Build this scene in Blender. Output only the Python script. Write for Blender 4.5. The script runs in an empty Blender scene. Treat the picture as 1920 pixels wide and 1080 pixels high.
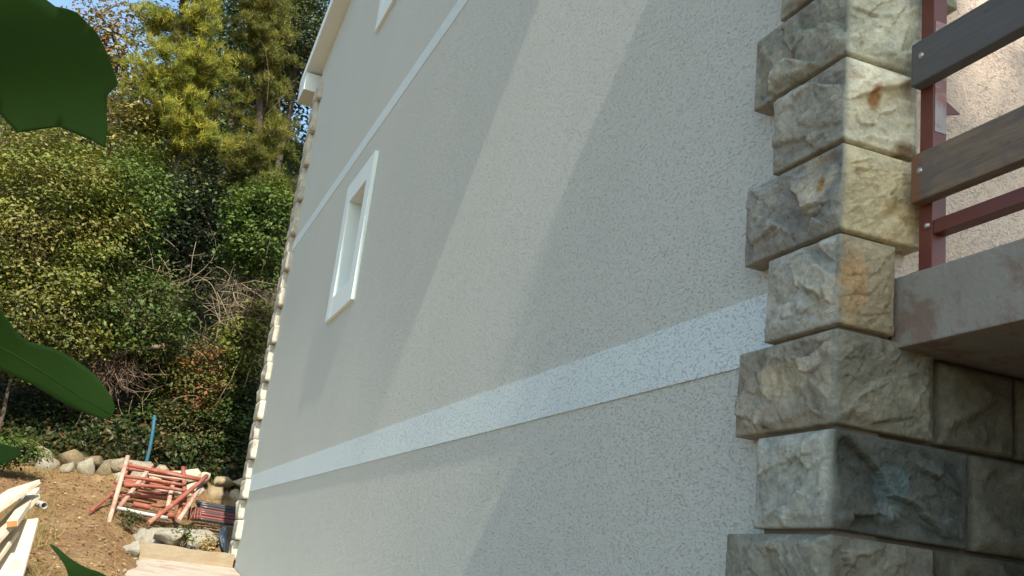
import bpy, bmesh, math, random
import numpy as np
from mathutils import Vector, Matrix

rng = np.random.default_rng(7)
random.seed(7)
scene = bpy.context.scene
COL = scene.collection

# ------------------------------------------------------------------ camera
# fitted to the photograph: world X = out of the side wall into the house, Y = along the side wall, Z up; eye 1.6 m
CAM = np.array([-1.2718, -1.6521, 1.6])
RW = np.array([[0.92482286, -0.36189681, 0.11718951],      # right
               [0.20378799, 0.21121894, -0.95595869],      # down
               [0.32120576, 0.90797426, 0.26909032]])      # forward
FPX = 1949.47
cam_d = bpy.data.cameras.new('camera')
cam_d.sensor_width = 36.0
cam_d.lens = FPX / 1920 * 36.0
cam_d.clip_start = 0.02
cam_d.clip_end = 2000
cam = bpy.data.objects.new('camera', cam_d)
COL.objects.link(cam)
M = Matrix(((RW[0][0], -RW[1][0], -RW[2][0], CAM[0]),
            (RW[0][1], -RW[1][1], -RW[2][1], CAM[1]),
            (RW[0][2], -RW[1][2], -RW[2][2], CAM[2]), (0, 0, 0, 1)))
cam.matrix_world = M
scene.camera = cam

def ray(u, v):
    return RW.T @ np.array([(u - 960) / FPX, (v - 540) / FPX, 1.0])
def at(u, v, y):                       # the point seen at pixel (u, v), on the plane Y = y
    d = ray(u, v)
    return CAM + d * ((y - CAM[1]) / d[1])
def atd(u, v, dist):                   # the point seen at pixel (u, v), dist metres ahead
    return CAM + ray(u, v) * dist

# ------------------------------------------------------------------ light
SUN = Vector((-0.034, -1.0, 0.90)).normalized()
w = bpy.data.worlds.new('World'); scene.world = w; w.use_nodes = True
nt = w.node_tree
bg = nt.nodes['Background']
sky = nt.nodes.new('ShaderNodeTexSky'); sky.sky_type = 'NISHITA'; sky.sun_disc = False
sky.sun_elevation = math.asin(SUN.z)
sky.sun_rotation = math.atan2(SUN.x, SUN.y)
sky.air_density = 1.0; sky.dust_density = 1.6; sky.ozone_density = 0.4
tn = nt.nodes.new('ShaderNodeMix'); tn.data_type = 'RGBA'; tn.blend_type = 'MULTIPLY'; tn.inputs[0].default_value = 1.0
tn.inputs[7].default_value = (0.93, 1.03, 0.98, 1)      # the camera's cool white balance
nt.links.new(sky.outputs[0], tn.inputs[6]); nt.links.new(tn.outputs[2], bg.inputs[0]); bg.inputs[1].default_value = 0.15
sl = bpy.data.lights.new('sun', 'SUN'); sl.energy = 4.8; sl.angle = math.radians(0.53); sl.color = (1.0, 0.90, 0.76)
so = bpy.data.objects.new('sun', sl); COL.objects.link(so)
so.rotation_euler = SUN.to_track_quat('Z', 'Y').to_euler(); so.location = (0, -20, 25)
vs = scene.view_settings
vs.view_transform = 'Standard'; vs.look = 'None'; vs.gamma = 1; vs.use_curve_mapping = False
vs.exposure = 0.95

# ------------------------------------------------------------------ materials
def new_mat(name):
    m = bpy.data.materials.new(name); m.use_nodes = True
    t = m.node_tree
    return m, t, t.nodes['Principled BSDF']
def N(t, kind, **kw):
    n = t.nodes.new(kind)
    for k, v in kw.items():
        if k.startswith('i_'):
            n.inputs[k[2:].replace('_', ' ')].default_value = v
        else:
            setattr(n, k, v)
    return n
def math_n(t, op, a, b=None, c=None):
    n = t.nodes.new('ShaderNodeMath'); n.operation = op
    for i, x in enumerate((a, b, c)):
        if x is None: continue
        if isinstance(x, (int, float)): n.inputs[i].default_value = x
        else: t.links.new(x, n.inputs[i])
    return n.outputs[0]
def ramp(t, fac, stops):
    n = t.nodes.new('ShaderNodeValToRGB')
    el = n.color_ramp.elements
    while len(el) < len(stops): el.new(0.5)
    for e, (p, c) in zip(el, stops):
        e.position = p; e.color = (*c, 1) if len(c) == 3 else c
    t.links.new(fac, n.inputs[0]); return n.outputs[0]
def mixc(t, fac, a, b, blend='MIX'):
    n = t.nodes.new('ShaderNodeMix'); n.data_type = 'RGBA'; n.blend_type = blend
    if isinstance(fac, (int, float)): n.inputs[0].default_value = fac
    else: t.links.new(fac, n.inputs[0])
    for i, x in ((6, a), (7, b)):
        if isinstance(x, tuple): n.inputs[i].default_value = (*x, 1)
        else: t.links.new(x, n.inputs[i])
    return n.outputs[2]
def coords(t):
    return t.nodes.new('ShaderNodeTexCoord').outputs['Object']
def noise(t, vec, scale, detail=3, rough=0.55, dist=0.0, out=0):
    n = t.nodes.new('ShaderNodeTexNoise')
    n.inputs['Scale'].default_value = scale; n.inputs['Detail'].default_value = detail
    n.inputs['Roughness'].default_value = rough; n.inputs['Distortion'].default_value = dist
    t.links.new(vec, n.inputs['Vector']); return n.outputs[out]
def bump(t, bsdf, h, dist=0.002, strength=1.0):
    b = t.nodes.new('ShaderNodeBump'); b.inputs['Distance'].default_value = dist; b.inputs['Strength'].default_value = strength
    t.links.new(h, b.inputs['Height']); t.links.new(b.outputs[0], bsdf.inputs['Normal'])

def plaster(name, base, var, strength=1.0, worm=1.0):
    m, t, b = new_mat(name)
    v = coords(t)
    mp = N(t, 'ShaderNodeMapping'); mp.inputs['Scale'].default_value = (1, 0.55, 1.25); t.links.new(v, mp.inputs[0])
    mv = mp.outputs[0]
    n1 = noise(t, mv, 200, 2, 0.5, 0.8)
    line = math_n(t, 'ABSOLUTE', math_n(t, 'SUBTRACT', n1, 0.5))
    groove = N(t, 'ShaderNodeMapRange', interpolation_type='SMOOTHSTEP')
    groove.inputs[1].default_value = 0.0; groove.inputs[2].default_value = 0.075
    t.links.new(line, groove.inputs[0])
    msk = noise(t, mv, 125, 2, 0.5)
    mk = N(t, 'ShaderNodeMapRange', interpolation_type='SMOOTHSTEP')
    mk.inputs[1].default_value = 0.53; mk.inputs[2].default_value = 0.60; t.links.new(msk, mk.inputs[0])
    inv = math_n(t, 'SUBTRACT', 1.0, groove.outputs[0])
    pit = math_n(t, 'MULTIPLY', inv, mk.outputs[0])
    grain = noise(t, v, 250, 3, 0.65)
    blob = noise(t, mv, 170, 2, 0.5)
    h = math_n(t, 'ADD', math_n(t, 'MULTIPLY', grain, 1.0), math_n(t, 'MULTIPLY', blob, 0.8))
    h = math_n(t, 'SUBTRACT', h, math_n(t, 'MULTIPLY', pit, 0.42 * worm))
    bump(t, b, h, 0.0037 * strength, 1.0)
    big = noise(t, v, 0.9, 4, 0.6)
    c = mixc(t, ramp(t, big, [(0.35, (0, 0, 0)), (0.7, (1, 1, 1))]), base, var)
    c = mixc(t, math_n(t, 'MULTIPLY', pit, 0.06 * worm), c, tuple(x * 0.55 for x in base))
    sp = noise(t, v, 230, 1, 0.5)
    c = mixc(t, ramp(t, sp, [(0.62, (0, 0, 0)), (0.72, (0.2, 0.2, 0.2))]), c, tuple(x * 0.6 for x in base))
    t.links.new(c, b.inputs['Base Color']); b.inputs['Roughness'].default_value = 0.92
    b.inputs['Specular IOR Level'].default_value = 0.2
    return m
M_WALL = plaster('grey_plaster', (0.54, 0.58, 0.53), (0.565, 0.60, 0.55))
M_BAND = plaster('white_plaster', (0.64, 0.75, 0.76), (0.67, 0.78, 0.78), 0.9, 1.2)
M_PINK = plaster('pink_plaster', (0.66, 0.53, 0.43), (0.74, 0.60, 0.50), 1.0)
M_SMOOTH = plaster('white_smooth_plaster', (0.66, 0.76, 0.76), (0.69, 0.79, 0.78), 0.15, 0.0)

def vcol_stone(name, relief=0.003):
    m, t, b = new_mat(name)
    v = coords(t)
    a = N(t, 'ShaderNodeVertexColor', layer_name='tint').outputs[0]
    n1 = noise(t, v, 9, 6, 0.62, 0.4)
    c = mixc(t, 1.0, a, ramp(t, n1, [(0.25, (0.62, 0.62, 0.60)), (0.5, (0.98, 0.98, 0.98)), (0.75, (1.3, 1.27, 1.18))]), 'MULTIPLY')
    n2 = noise(t, v, 60, 5, 0.7)
    c = mixc(t, 1.0, c, ramp(t, n2, [(0.3, (0.72, 0.72, 0.72)), (0.55, (1.0, 1.0, 1.0)), (0.8, (1.2, 1.2, 1.17))]), 'MULTIPLY')
    n3 = noise(t, v, 5.5, 3, 0.5)
    c = mixc(t, ramp(t, n3, [(0.60, (0, 0, 0)), (0.74, (0.22, 0.22, 0.22))]), c, (0.42, 0.29, 0.14))
    c = mixc(t, 1.0, c, (1.10, 1.13, 1.08), 'MULTIPLY')
    t.links.new(c, b.inputs['Base Color']); b.inputs['Roughness'].default_value = 0.88
    b.inputs['Specular IOR Level'].default_value = 0.25
    h = math_n(t, 'ADD', math_n(t, 'MULTIPLY', noise(t, v, 120, 8, 0.72), 1.1), math_n(t, 'MULTIPLY', noise(t, v, 30, 6, 0.65, 0.5), 1.0))
    bump(t, b, h, relief, 1.0)
    return m
M_STONE = vcol_stone('split_limestone', 0.006)
M_RUBBLE = vcol_stone('rubble_stone', 0.02)

def simple(name, col, rough=0.7, var=0.25, scale=12, bmp=0.001, bscale=80, metal=0.0, spec=0.4, dirt=None, dirt_amt=0.0, dirt_scale=6, dirt_lo=0.5):
    m, t, b = new_mat(name)
    v = coords(t)
    n1 = noise(t, v, scale, 5, 0.6, 0.3)
    c = mixc(t, n1, tuple(x * (1 - var) for x in col), tuple(min(1, x * (1 + var)) for x in col))
    if dirt:
        n2 = noise(t, v, dirt_scale, 5, 0.65, 0.5)
        c = mixc(t, ramp(t, n2, [(dirt_lo, (0, 0, 0)), (dirt_lo + 0.12, (dirt_amt,) * 3)]), c, dirt)
    t.links.new(c, b.inputs['Base Color'])
    b.inputs['Roughness'].default_value = rough; b.inputs['Metallic'].default_value = metal
    b.inputs['Specular IOR Level'].default_value = spec
    if bmp: bump(t, b, noise(t, v, bscale, 4, 0.6), bmp, 1.0)
    return m
M_MORTAR = simple('mortar', (0.16, 0.155, 0.14), 0.95, 0.3, 30, 0.002, 150)
M_SLAB = simple('balcony_concrete', (0.25, 0.245, 0.215), 0.9, 0.22, 10, 0.0025, 60, dirt=(0.17, 0.085, 0.05), dirt_amt=0.55, dirt_scale=11, dirt_lo=0.51)
M_UNDER = simple('fascia_paint', (0.66, 0.75, 0.76), 0.8, 0.06, 3, 0.0006, 120)
M_TILE = simple('roof_tile_clay', (0.40, 0.16, 0.08), 0.85, 0.3, 8, 0.004, 40)
M_REDSTEEL = simple('oxide_red_steel', (0.135, 0.036, 0.026), 0.45, 0.25, 14, 0.0004, 90, spec=0.5)
M_GREYPRIMER = simple('greyed_steel', (0.30, 0.26, 0.27), 0.5, 0.35, 20, 0.0004, 90, spec=0.5, dirt=(0.28, 0.10, 0.07), dirt_amt=0.9, dirt_scale=12)
M_BOLT = simple('bolt_steel', (0.45, 0.44, 0.42), 0.35, 0.2, 60, 0.0, metal=0.9)
M_OXIDE = simple('red_oxide_tube', (0.235, 0.070, 0.045), 0.75, 0.35, 9, 0.001, 60, dirt=(0.33, 0.20, 0.15), dirt_amt=0.6, dirt_scale=5)
M_PALEPOLE = simple('weathered_pole', (0.37, 0.26, 0.20), 0.85, 0.3, 8, 0.002, 50, dirt=(0.28, 0.11, 0.075), dirt_amt=0.8, dirt_scale=6)
M_GALV = simple('galvanised_tube', (0.46, 0.46, 0.43), 0.5, 0.2, 14, 0.0005, 60, metal=0.4)
M_BLACKPIPE = simple('black_steel_prop', (0.035, 0.032, 0.035), 0.4, 0.4, 10, 0.001, 60, spec=0.6)
M_DARKRED = simple('dark_red_prop', (0.14, 0.035, 0.028), 0.5, 0.4, 10, 0.001, 60, spec=0.5)
M_BLUE = simple('blue_paint', (0.015, 0.095, 0.15), 0.6, 0.3, 10, 0.0005, 60, spec=0.3, dirt=(0.06, 0.08, 0.07), dirt_amt=0.6, dirt_scale=14)
M_BLUEBAG = simple('blue_plastic_sheet', (0.03, 0.05, 0.075), 0.5, 0.4, 12, 0.004, 25, spec=0.5)
M_CONC = simple('old_concrete', (0.25, 0.205, 0.14), 0.95, 0.22, 5, 0.006, 40, dirt=(0.26, 0.17, 0.09), dirt_amt=0.7, dirt_scale=3)
M_PATH = simple('pale_concrete_path', (0.37, 0.325, 0.27), 0.95, 0.12, 4, 0.004, 50, dirt=(0.25, 0.17, 0.11), dirt_amt=0.6, dirt_scale=5)
M_BOULDER = simple('boulder_rock', (0.25, 0.235, 0.19), 0.95, 0.35, 5, 0.03, 14, dirt=(0.22, 0.19, 0.13), dirt_amt=0.6, dirt_scale=5)
M_BARK = simple('bark', (0.065, 0.050, 0.036), 0.95, 0.4, 14, 0.01, 40)
M_TWIG = simple('dry_twig', (0.24, 0.19, 0.13), 0.95, 0.3, 14, 0.003, 60)
M_GREYLOG = simple('grey_log', (0.16, 0.13, 0.10), 0.95, 0.3, 14, 0.008, 40)
M_CUT = simple('cut_wood', (0.40, 0.18, 0.065), 0.9, 0.25, 30, 0.001, 60)
M_PALE = simple('pale_sawn_board', (0.52, 0.46, 0.36), 0.85, 0.1, 6, 0.001, 60, dirt=(0.36, 0.27, 0.17), dirt_amt=0.45, dirt_scale=7)
M_PIPE = simple('grey_drain_pipe', (0.30, 0.30, 0.28), 0.6, 0.15, 10, 0.0, spec=0.4)
M_GLASS_DARK = simple('window_glass', (0.02, 0.025, 0.03), 0.08, 0.1, 4, 0.0, spec=0.6)
M_WHITEFRAME = simple('white_window_frame', (0.8, 0.8, 0.79), 0.4, 0.04, 4, 0.0)

def wood(name, a, b_, stain, rust=False):
    m, t, b = new_mat(name)
    v = coords(t)
    mp = N(t, 'ShaderNodeMapping'); mp.inputs['Scale'].default_value = (30, 2.2, 30)
    t.links.new(v, mp.inputs[0])
    g = noise(t, mp.outputs[0], 3.0, 6, 0.65, 0.5)
    c = mixc(t, ramp(t, g, [(0.3, (0, 0, 0)), (0.7, (1, 1, 1))]), a, b_)
    s = noise(t, v, 7, 4, 0.6, 1.0)
    c = mixc(t, ramp(t, s, [(0.47, (0, 0, 0)), (0.62, (0.8, 0.8, 0.8))]), c, stain)
    mp2 = N(t, 'ShaderNodeMapping'); mp2.inputs['Scale'].default_value = (60, 1.2, 60)
    t.links.new(v, mp2.inputs[0])
    cr = noise(t, mp2.outputs[0], 1.4, 3, 0.5, 0.3)
    ln = math_n(t, 'ABSOLUTE', math_n(t, 'SUBTRACT', cr, 0.5))
    c = mixc(t, ramp(t, ln, [(0.0, (0.4, 0.4, 0.4)), (0.010, (0, 0, 0))]), c, (0.02, 0.017, 0.015))
    if rust:
        sx_ = N(t, 'ShaderNodeSeparateXYZ'); t.links.new(v, sx_.inputs[0])
        yy = math_n(t, 'ADD', sx_.outputs[1], math_n(t, 'MULTIPLY', noise(t, v, 40, 3, 0.5), 0.03))
        mr = N(t, 'ShaderNodeMapRange', interpolation_type='SMOOTHSTEP'); mr.inputs[1].default_value = -0.068; mr.inputs[2].default_value = -0.03
        t.links.new(yy, mr.inputs[0])
        c = mixc(t, math_n(t, 'MULTIPLY', mr.outputs[0], 0.8), c, (0.21, 0.085, 0.03))
    t.links.new(c, b.inputs['Base Color']); b.inputs['Roughness'].default_value = 0.72
    b.inputs['Specular IOR Level'].default_value = 0.35
    bump(t, b, g, 0.0012, 0.9)
    return m
M_RAILGREY = wood('weathered_grey_wood', (0.092, 0.092, 0.094), (0.112, 0.112, 0.112), (0.10, 0.095, 0.09))
M_RAILBROWN = wood('weathered_brown_wood', (0.13, 0.10, 0.075), (0.23, 0.18, 0.125), (0.12, 0.105, 0.10), True)

def leaf_mat(name, transl=0.24, rough=0.5):
    m, t, b = new_mat(name)
    a = N(t, 'ShaderNodeVertexColor', layer_name='tint').outputs[0]
    t.links.new(a, b.inputs['Base Color']); b.inputs['Roughness'].default_value = rough
    b.inputs['Specular IOR Level'].default_value = 0.3
    tr = t.nodes.new('ShaderNodeBsdfTranslucent')
    tc = mixc(t, 1.0, a, (1.25, 1.2, 0.5), 'MULTIPLY')
    t.links.new(tc, tr.inputs[0])
    mx = t.nodes.new('ShaderNodeMixShader'); mx.inputs[0].default_value = transl
    t.links.new(b.outputs[0], mx.inputs[1]); t.links.new(tr.outputs[0], mx.inputs[2])
    t.links.new(mx.outputs[0], t.nodes['Material Output'].inputs[0])
    return m
M_LEAF = leaf_mat('foliage')
M_GRASS = leaf_mat('grass_blade', 0.25, 0.7)

def big_leaf_mat():
    m, t, b = new_mat('fig_leaf')
    v = coords(t)
    n1 = noise(t, v, 25, 4, 0.6)
    c = mixc(t, n1, (0.040, 0.105, 0.016), (0.055, 0.13, 0.022))
    vo = t.nodes.new('ShaderNodeTexVoronoi'); vo.feature = 'DISTANCE_TO_EDGE'; vo.inputs['Scale'].default_value = 75
    t.links.new(v, vo.inputs['Vector'])
    vein = ramp(t, vo.outputs[0], [(0.0, (0.6, 0.6, 0.6)), (0.05, (0, 0, 0))])
    c = mixc(t, math_n(t, 'MULTIPLY', vein, 0.25), c, (0.07, 0.13, 0.03))
    t.links.new(c, b.inputs['Base Color']); b.inputs['Roughness'].default_value = 0.55
    b.inputs['Specular IOR Level'].default_value = 0.3
    bump(t, b, vo.outputs[0], 0.0006, 0.6)
    tr = t.nodes.new('ShaderNodeBsdfTranslucent'); tr.inputs[0].default_value = (0.09, 0.24, 0.015, 1)
    mx = t.nodes.new('ShaderNodeMixShader'); mx.inputs[0].default_value = 0.35
    t.links.new(b.outputs[0], mx.inputs[1]); t.links.new(tr.outputs[0], mx.inputs[2])
    t.links.new(mx.outputs[0], t.nodes['Material Output'].inputs[0])
    return m
M_FIG = big_leaf_mat()
M_FIGSTEM = simple('fig_stem', (0.10, 0.14, 0.05), 0.6, 0.2, 20, 0.001, 80)

def ground_mat():
    m, t, b = new_mat('dry_soil')
    v = coords(t)
    n1 = noise(t, v, 1.1, 6, 0.65, 0.4)
    c = mixc(t, ramp(t, n1, [(0.35, (0, 0, 0)), (0.65, (1, 1, 1))]), (0.185, 0.105, 0.055), (0.28, 0.19, 0.10))
    n2 = noise(t, v, 14, 6, 0.7)
    c = mixc(t, 1.0, c, ramp(t, n2, [(0.25, (0.5, 0.5, 0.5)), (0.5, (1, 1, 1)), (0.75, (1.45, 1.4, 1.3))]), 'MULTIPLY')
    t.links.new(c, b.inputs['Base Color']); b.inputs['Roughness'].default_value = 0.97
    b.inputs['Specular IOR Level'].default_value = 0.1
    bump(t, b, noise(t, v, 22, 8, 0.7), 0.05, 1.0)
    return m
M_SOIL = ground_mat()
M_HILL = simple('hill_leaf_litter', (0.038, 0.030, 0.018), 0.97, 0.5, 6, 0.06, 12)

# ------------------------------------------------------------------ helpers
def vnoise(P, seed=0):
    """value noise in 3-D on an (n,3) array, 0..1"""
    P = np.asarray(P, float); I = np.floor(P).astype(np.int64); Fr = P - I
    Fr = Fr * Fr * (3 - 2 * Fr)
    def hsh(i, j, k):
        h = (i * 374761393 + j * 668265263 + k * 2147483647 + seed * 974634777) & 0xFFFFFFFF
        h = ((h ^ (h >> 13)) * 1274126177) & 0xFFFFFFFF
        return ((h ^ (h >> 16)) & 0xFFFF) / 65535.0
    r = 0
    for dx in (0, 1):
        for dy in (0, 1):
            for dz in (0, 1):
                wgt = (Fr[:, 0] if dx else 1 - Fr[:, 0]) * (Fr[:, 1] if dy else 1 - Fr[:, 1]) * (Fr[:, 2] if dz else 1 - Fr[:, 2])
                r = r + wgt * hsh(I[:, 0] + dx, I[:, 1] + dy, I[:, 2] + dz)
    return r
def fbm(P, oct=4, seed=0, gain=0.5):
    r = 0; a = 1; s = 0; P = np.asarray(P, float)
    for o in range(oct):
        r = r + a * vnoise(P * (2 ** o) + 17.3 * o, seed + o); s += a; a *= gain
    return r / s
def sstep(x, a, b):
    t_ = np.clip((x - a) / (b - a), 0, 1); return t_ * t_ * (3 - 2 * t_)

def link(name, me, mat, parent=None):
    o = bpy.data.objects.new(name, me)
    if mat is not None and not me.materials: me.materials.append(mat)
    COL.objects.link(o)
    if parent is not None:
        o.parent = parent
        if parent.parent is None: o.location = -parent.location    # mesh data are in world coordinates
    return o
def mesh_np(name, V, Fc, tint=None, smooth=False):
    me = bpy.data.meshes.new(name)
    V = np.ascontiguousarray(V, np.float32); Fc = np.ascontiguousarray(Fc, np.int32)
    n, k = Fc.shape
    me.vertices.add(len(V)); me.vertices.foreach_set('co', V.ravel())
    me.loops.add(n * k); me.loops.foreach_set('vertex_index', Fc.ravel())
    me.polygons.add(n)
    me.polygons.foreach_set('loop_start', np.arange(0, n * k, k, dtype=np.int32))
    me.polygons.foreach_set('loop_total', np.full(n, k, np.int32))
    if smooth: me.polygons.foreach_set('use_smooth', np.ones(n, bool))
    if tint is not None:
        at_ = me.color_attributes.new('tint', 'FLOAT_COLOR', 'POINT')
        c = np.ones((len(V), 4), np.float32); c[:, :3] = tint
        at_.data.foreach_set('color', c.ravel())
    me.update(calc_edges=True)
    return me
def thing(name, label, cat, loc=(0, 0, 0), group=None):
    o = bpy.data.objects.new(name, None); COL.objects.link(o); o.location = loc
    o.empty_display_size = 0.1
    return tag(o, label, cat, group)
def tag(o, label=None, cat=None, group=None, kind=None):
    if label: o['label'] = label
    if cat: o['category'] = cat
    if group: o['group'] = group
    if kind: o['kind'] = kind
    return o
def rebase(o):
    """move a top-level mesh's origin to its base"""
    me = o.data
    co = np.empty(len(me.vertices) * 3, np.float32); me.vertices.foreach_get('co', co); co = co.reshape(-1, 3)
    b = np.array([(co[:, 0].min() + co[:, 0].max()) / 2, (co[:, 1].min() + co[:, 1].max()) / 2, co[:, 2].min()])
    me.vertices.foreach_set('co', (co - b).astype(np.float32).ravel()); me.update(); o.location = b
    return o
def box_bm(bm, x0, x1, y0, y1, z0, z1):
    vs_ = [bm.verts.new(p) for p in ((x0, y0, z0), (x1, y0, z0), (x1, y1, z0), (x0, y1, z0), (x0, y0, z1), (x1, y0, z1), (x1, y1, z1), (x0, y1, z1))]
    for f in ((0, 3, 2, 1), (4, 5, 6, 7), (0, 1, 5, 4), (1, 2, 6, 5), (2, 3, 7, 6), (3, 0, 4, 7)):
        bm.faces.new([vs_[i] for i in f])
def bm_obj(name, bm, mat, parent=None, bevel=0.0, smooth=False):
    if bevel:
        bmesh.ops.bevel(bm, geom=bm.edges[:], offset=bevel, segments=2, affect='EDGES', profile=0.6)
    bmesh.ops.recalc_face_normals(bm, faces=bm.faces[:])
    me = bpy.data.meshes.new(name); bm.to_mesh(me); bm.free()
    if smooth:
        for p in me.polygons: p.use_smooth = True
    return link(name, me, mat, parent)
def box(name, x0, x1, y0, y1, z0, z1, mat, parent=None, bevel=0.0):
    bm = bmesh.new(); box_bm(bm, x0, x1, y0, y1, z0, z1)
    return bm_obj(name, bm, mat, parent, bevel)
def tube_arrays(pts, radii, sides=8, cap=True):
    pts = np.asarray(pts, float); n = len(pts); radii = np.broadcast_to(radii, n)
    V = []; Fc = []
    tang = np.gradient(pts, axis=0)
    ref = np.array([0.31, 0.2, 0.93])
    for i in range(n):
        tt = tang[i] / (np.linalg.norm(tang[i]) + 1e-9)
        a = np.cross(tt, ref); a = a / (np.linalg.norm(a) + 1e-9) if np.linalg.norm(a) > 1e-3 else np.array([1, 0, 0])
        b = np.cross(tt, a)
        for k in range(sides):
            an = 2 * math.pi * k / sides
            V.append(pts[i] + radii[i] * (math.cos(an) * a + math.sin(an) * b))
    for i in range(n - 1):
        for k in range(sides):
            k2 = (k + 1) % sides
            Fc.append((i * sides + k, i * sides + k2, (i + 1) * sides + k2, (i + 1) * sides + k))
    if cap:
        for i, s in ((0, 1), (n - 1, -1)):
            c = len(V); V.append(pts[i])
            for k in range(sides):
                k2 = (k + 1) % sides
                Fc.append((i * sides + k2, i * sides + k, c, c) if s == 1 else (i * sides + k, i * sides + k2, c, c))
    return V, Fc
def tubes(name, specs, mat, parent=None, sides=8, smooth=True):
    bm = bmesh.new()
    for pts, rad in specs:
        V, Fc = tube_arrays(pts, rad, sides)
        vv = [bm.verts.new(p) for p in V]
        for f in Fc:
            ids = list(dict.fromkeys(f))
            try: fc = bm.faces.new([vv[i] for i in ids]); fc.smooth = smooth and len(ids) == 4
            except ValueError: pass
    return bm_obj(name, bm, mat, parent)
def bent(p0, p1, bow=0.05, n=6, seed=None):
    p0 = np.asarray(p0, float); p1 = np.asarray(p1, float)
    r = np.random.default_rng(seed if seed is not None else int(abs(p0[0] * 991 + p1[2] * 577) * 10) % 100000)
    L = np.linalg.norm(p1 - p0); off = r.normal(size=3) * bow * L
    ts = np.linspace(0, 1, n)[:, None]
    return p0 + (p1 - p0) * ts + off * (4 * ts * (1 - ts)) + np.cumsum(r.normal(size=(n, 3)), 0) * bow * L * 0.08 * (ts > 0) * (ts < 1)

# ------------------------------------------------------------------ terrain
LY = np.array([-60, 0, 3, 5, 6, 9.2, 10.5, 11.75, 12.3, 14, 26, 34, 120])
LZ = np.array([-0.4, 0, 0.6, 1.02, 1.19, 1.58, 1.86, 2.12, 2.38, 3.2, 12.6, 13.6, 18.0])
RZ = np.array([-0.4, 0, 0.55, 0.92, 1.10, 1.34, 1.60, 1.93, 2.34, 3.2, 12.6, 13.6, 18.0])
def g(x, y):
    x = np.asarray(x, float); y = np.asarray(y, float)
    l = np.interp(y, LY, LZ); r = np.interp(y, LY, RZ)
    s = sstep(x, -1.25, -0.75)
    return l * (1 - s) + r * s
def terrain():
    xs = np.unique(np.concatenate([np.linspace(-150, -8, 20), np.arange(-8, 4, 0.12), np.linspace(4, 150, 24)]))
    ys = np.unique(np.concatenate([np.linspace(-60, -4, 14), np.arange(-4, 4, 0.4), np.arange(4, 14, 0.12), np.arange(14, 30, 0.5), np.linspace(30, 120, 12)]))
    X, Y = np.meshgrid(xs, ys); P = np.stack([X.ravel(), Y.ravel(), np.zeros(X.size)], 1)
    Z = g(P[:, 0], P[:, 1]) + (fbm(P * 1.3, 4, 3) - 0.5) * 0.10 + (fbm(P * 7, 3, 9) - 0.5) * 0.035
    inside = (P[:, 0] > -0.02) & (P[:, 1] > -0.1) & (P[:, 1] < 9.6)
    Z = np.where(inside, Z - 0.4, Z)
    P[:, 2] = Z
    nx, ny = len(xs), len(ys)
    i = np.arange((nx - 1) * (ny - 1)); r = i // (nx - 1); c = i % (nx - 1)
    a = r * nx + c
    Fc = np.stack([a, a + 1, a + nx + 1, a + nx], 1)
    yc = Y.ravel()[a]
    soil = Fc[yc < 12.2]; hill = Fc[yc >= 12.2]
    o = link('ground', mesh_np('ground', P, soil, smooth=True), M_SOIL); tag(o, 'bare reddish brown soil with dry grass beside the house', 'ground', kind='structure')
    o = link('hillside', mesh_np('hillside', P, hill, smooth=True), M_HILL); tag(o, 'steep dark wooded hillside behind the low stone wall', 'hillside', kind='structure')
terrain()

# ------------------------------------------------------------------ house
XW = 0.05          # plane of the plastered side wall
YE = 9.49          # far corner
ZJ = 2.7585        # a quoin joint; courses are 0.2 m
def soffit(y):
    return 6.93 + 0.185 * np.minimum(9.91 - y, y + 0.42)
house = thing('house', 'grey plastered house with white bands, stone quoins and a balcony', 'house', (4, 4.75, 0))

def wall_with_holes(name, holes, mat):
    """side wall sheet at x = XW with real openings and reveals 0.22 deep"""
    bm = bmesh.new()
    ys = sorted({0.03, 4.745, 9.46} | {h[0] for h in holes} | {h[1] for h in holes})
    zs = sorted({-0.5, 6.5} | {h[2] for h in holes} | {h[3] for h in holes})
    zs = [z for z in zs]
    def quad(pts):
        bm.faces.new([bm.verts.new(p) for p in pts])
    for a, b in zip(ys[:-1], ys[1:]):
        for c, d in zip(zs[:-1], zs[1:]):
            if any(a >= h[0] - 1e-6 and b <= h[1] + 1e-6 and c >= h[2] - 1e-6 and d <= h[3] + 1e-6 for h in holes): continue
            quad([(XW, a, c), (XW, b, c), (XW, b, d), (XW, a, d)])
        # gable part above
        top = zs[-1]
        quad([(XW, a, top), (XW, b, top), (XW, b, float(soffit(b)) + 0.02), (XW, a, float(soffit(a)) + 0.02)])
    for y0, y1, z0, z1 in holes:
        xr = XW + 0.22
        quad([(XW, y0, z0), (xr, y0, z0), (xr, y0, z1), (XW, y0, z1)])
        quad([(XW, y1, z0), (XW, y1, z1), (xr, y1, z1), (xr, y1, z0)])
        quad([(XW, y0, z1), (xr, y0, z1), (xr, y1, z1), (XW, y1, z1)])
        quad([(XW, y0, z0), (XW, y1, z0), (xr, y1, z0), (xr, y0, z0)])
    bmesh.ops.remove_doubles(bm, verts=bm.verts[:], dist=1e-5)
    return bm_obj(name, bm, mat, house)
WIN = [(5.47, 6.05, 3.50, 4.29), (5.47, 6.05, 6.02, 6.72)]
side = wall_with_holes('side_wall', WIN, M_WALL)
side['label'] = 'rough grey plaster side wall'
for z0, z1, y1 in ((2.141, 2.304, 9.2), (4.69, 4.805, 9.25)):
    b_ = box('painted_band', XW - 0.004, XW + 0.02, 0.235, 9.36, z0, z1, M_BAND, house)
    b_['label'] = 'white plaster band on the side wall'
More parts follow.
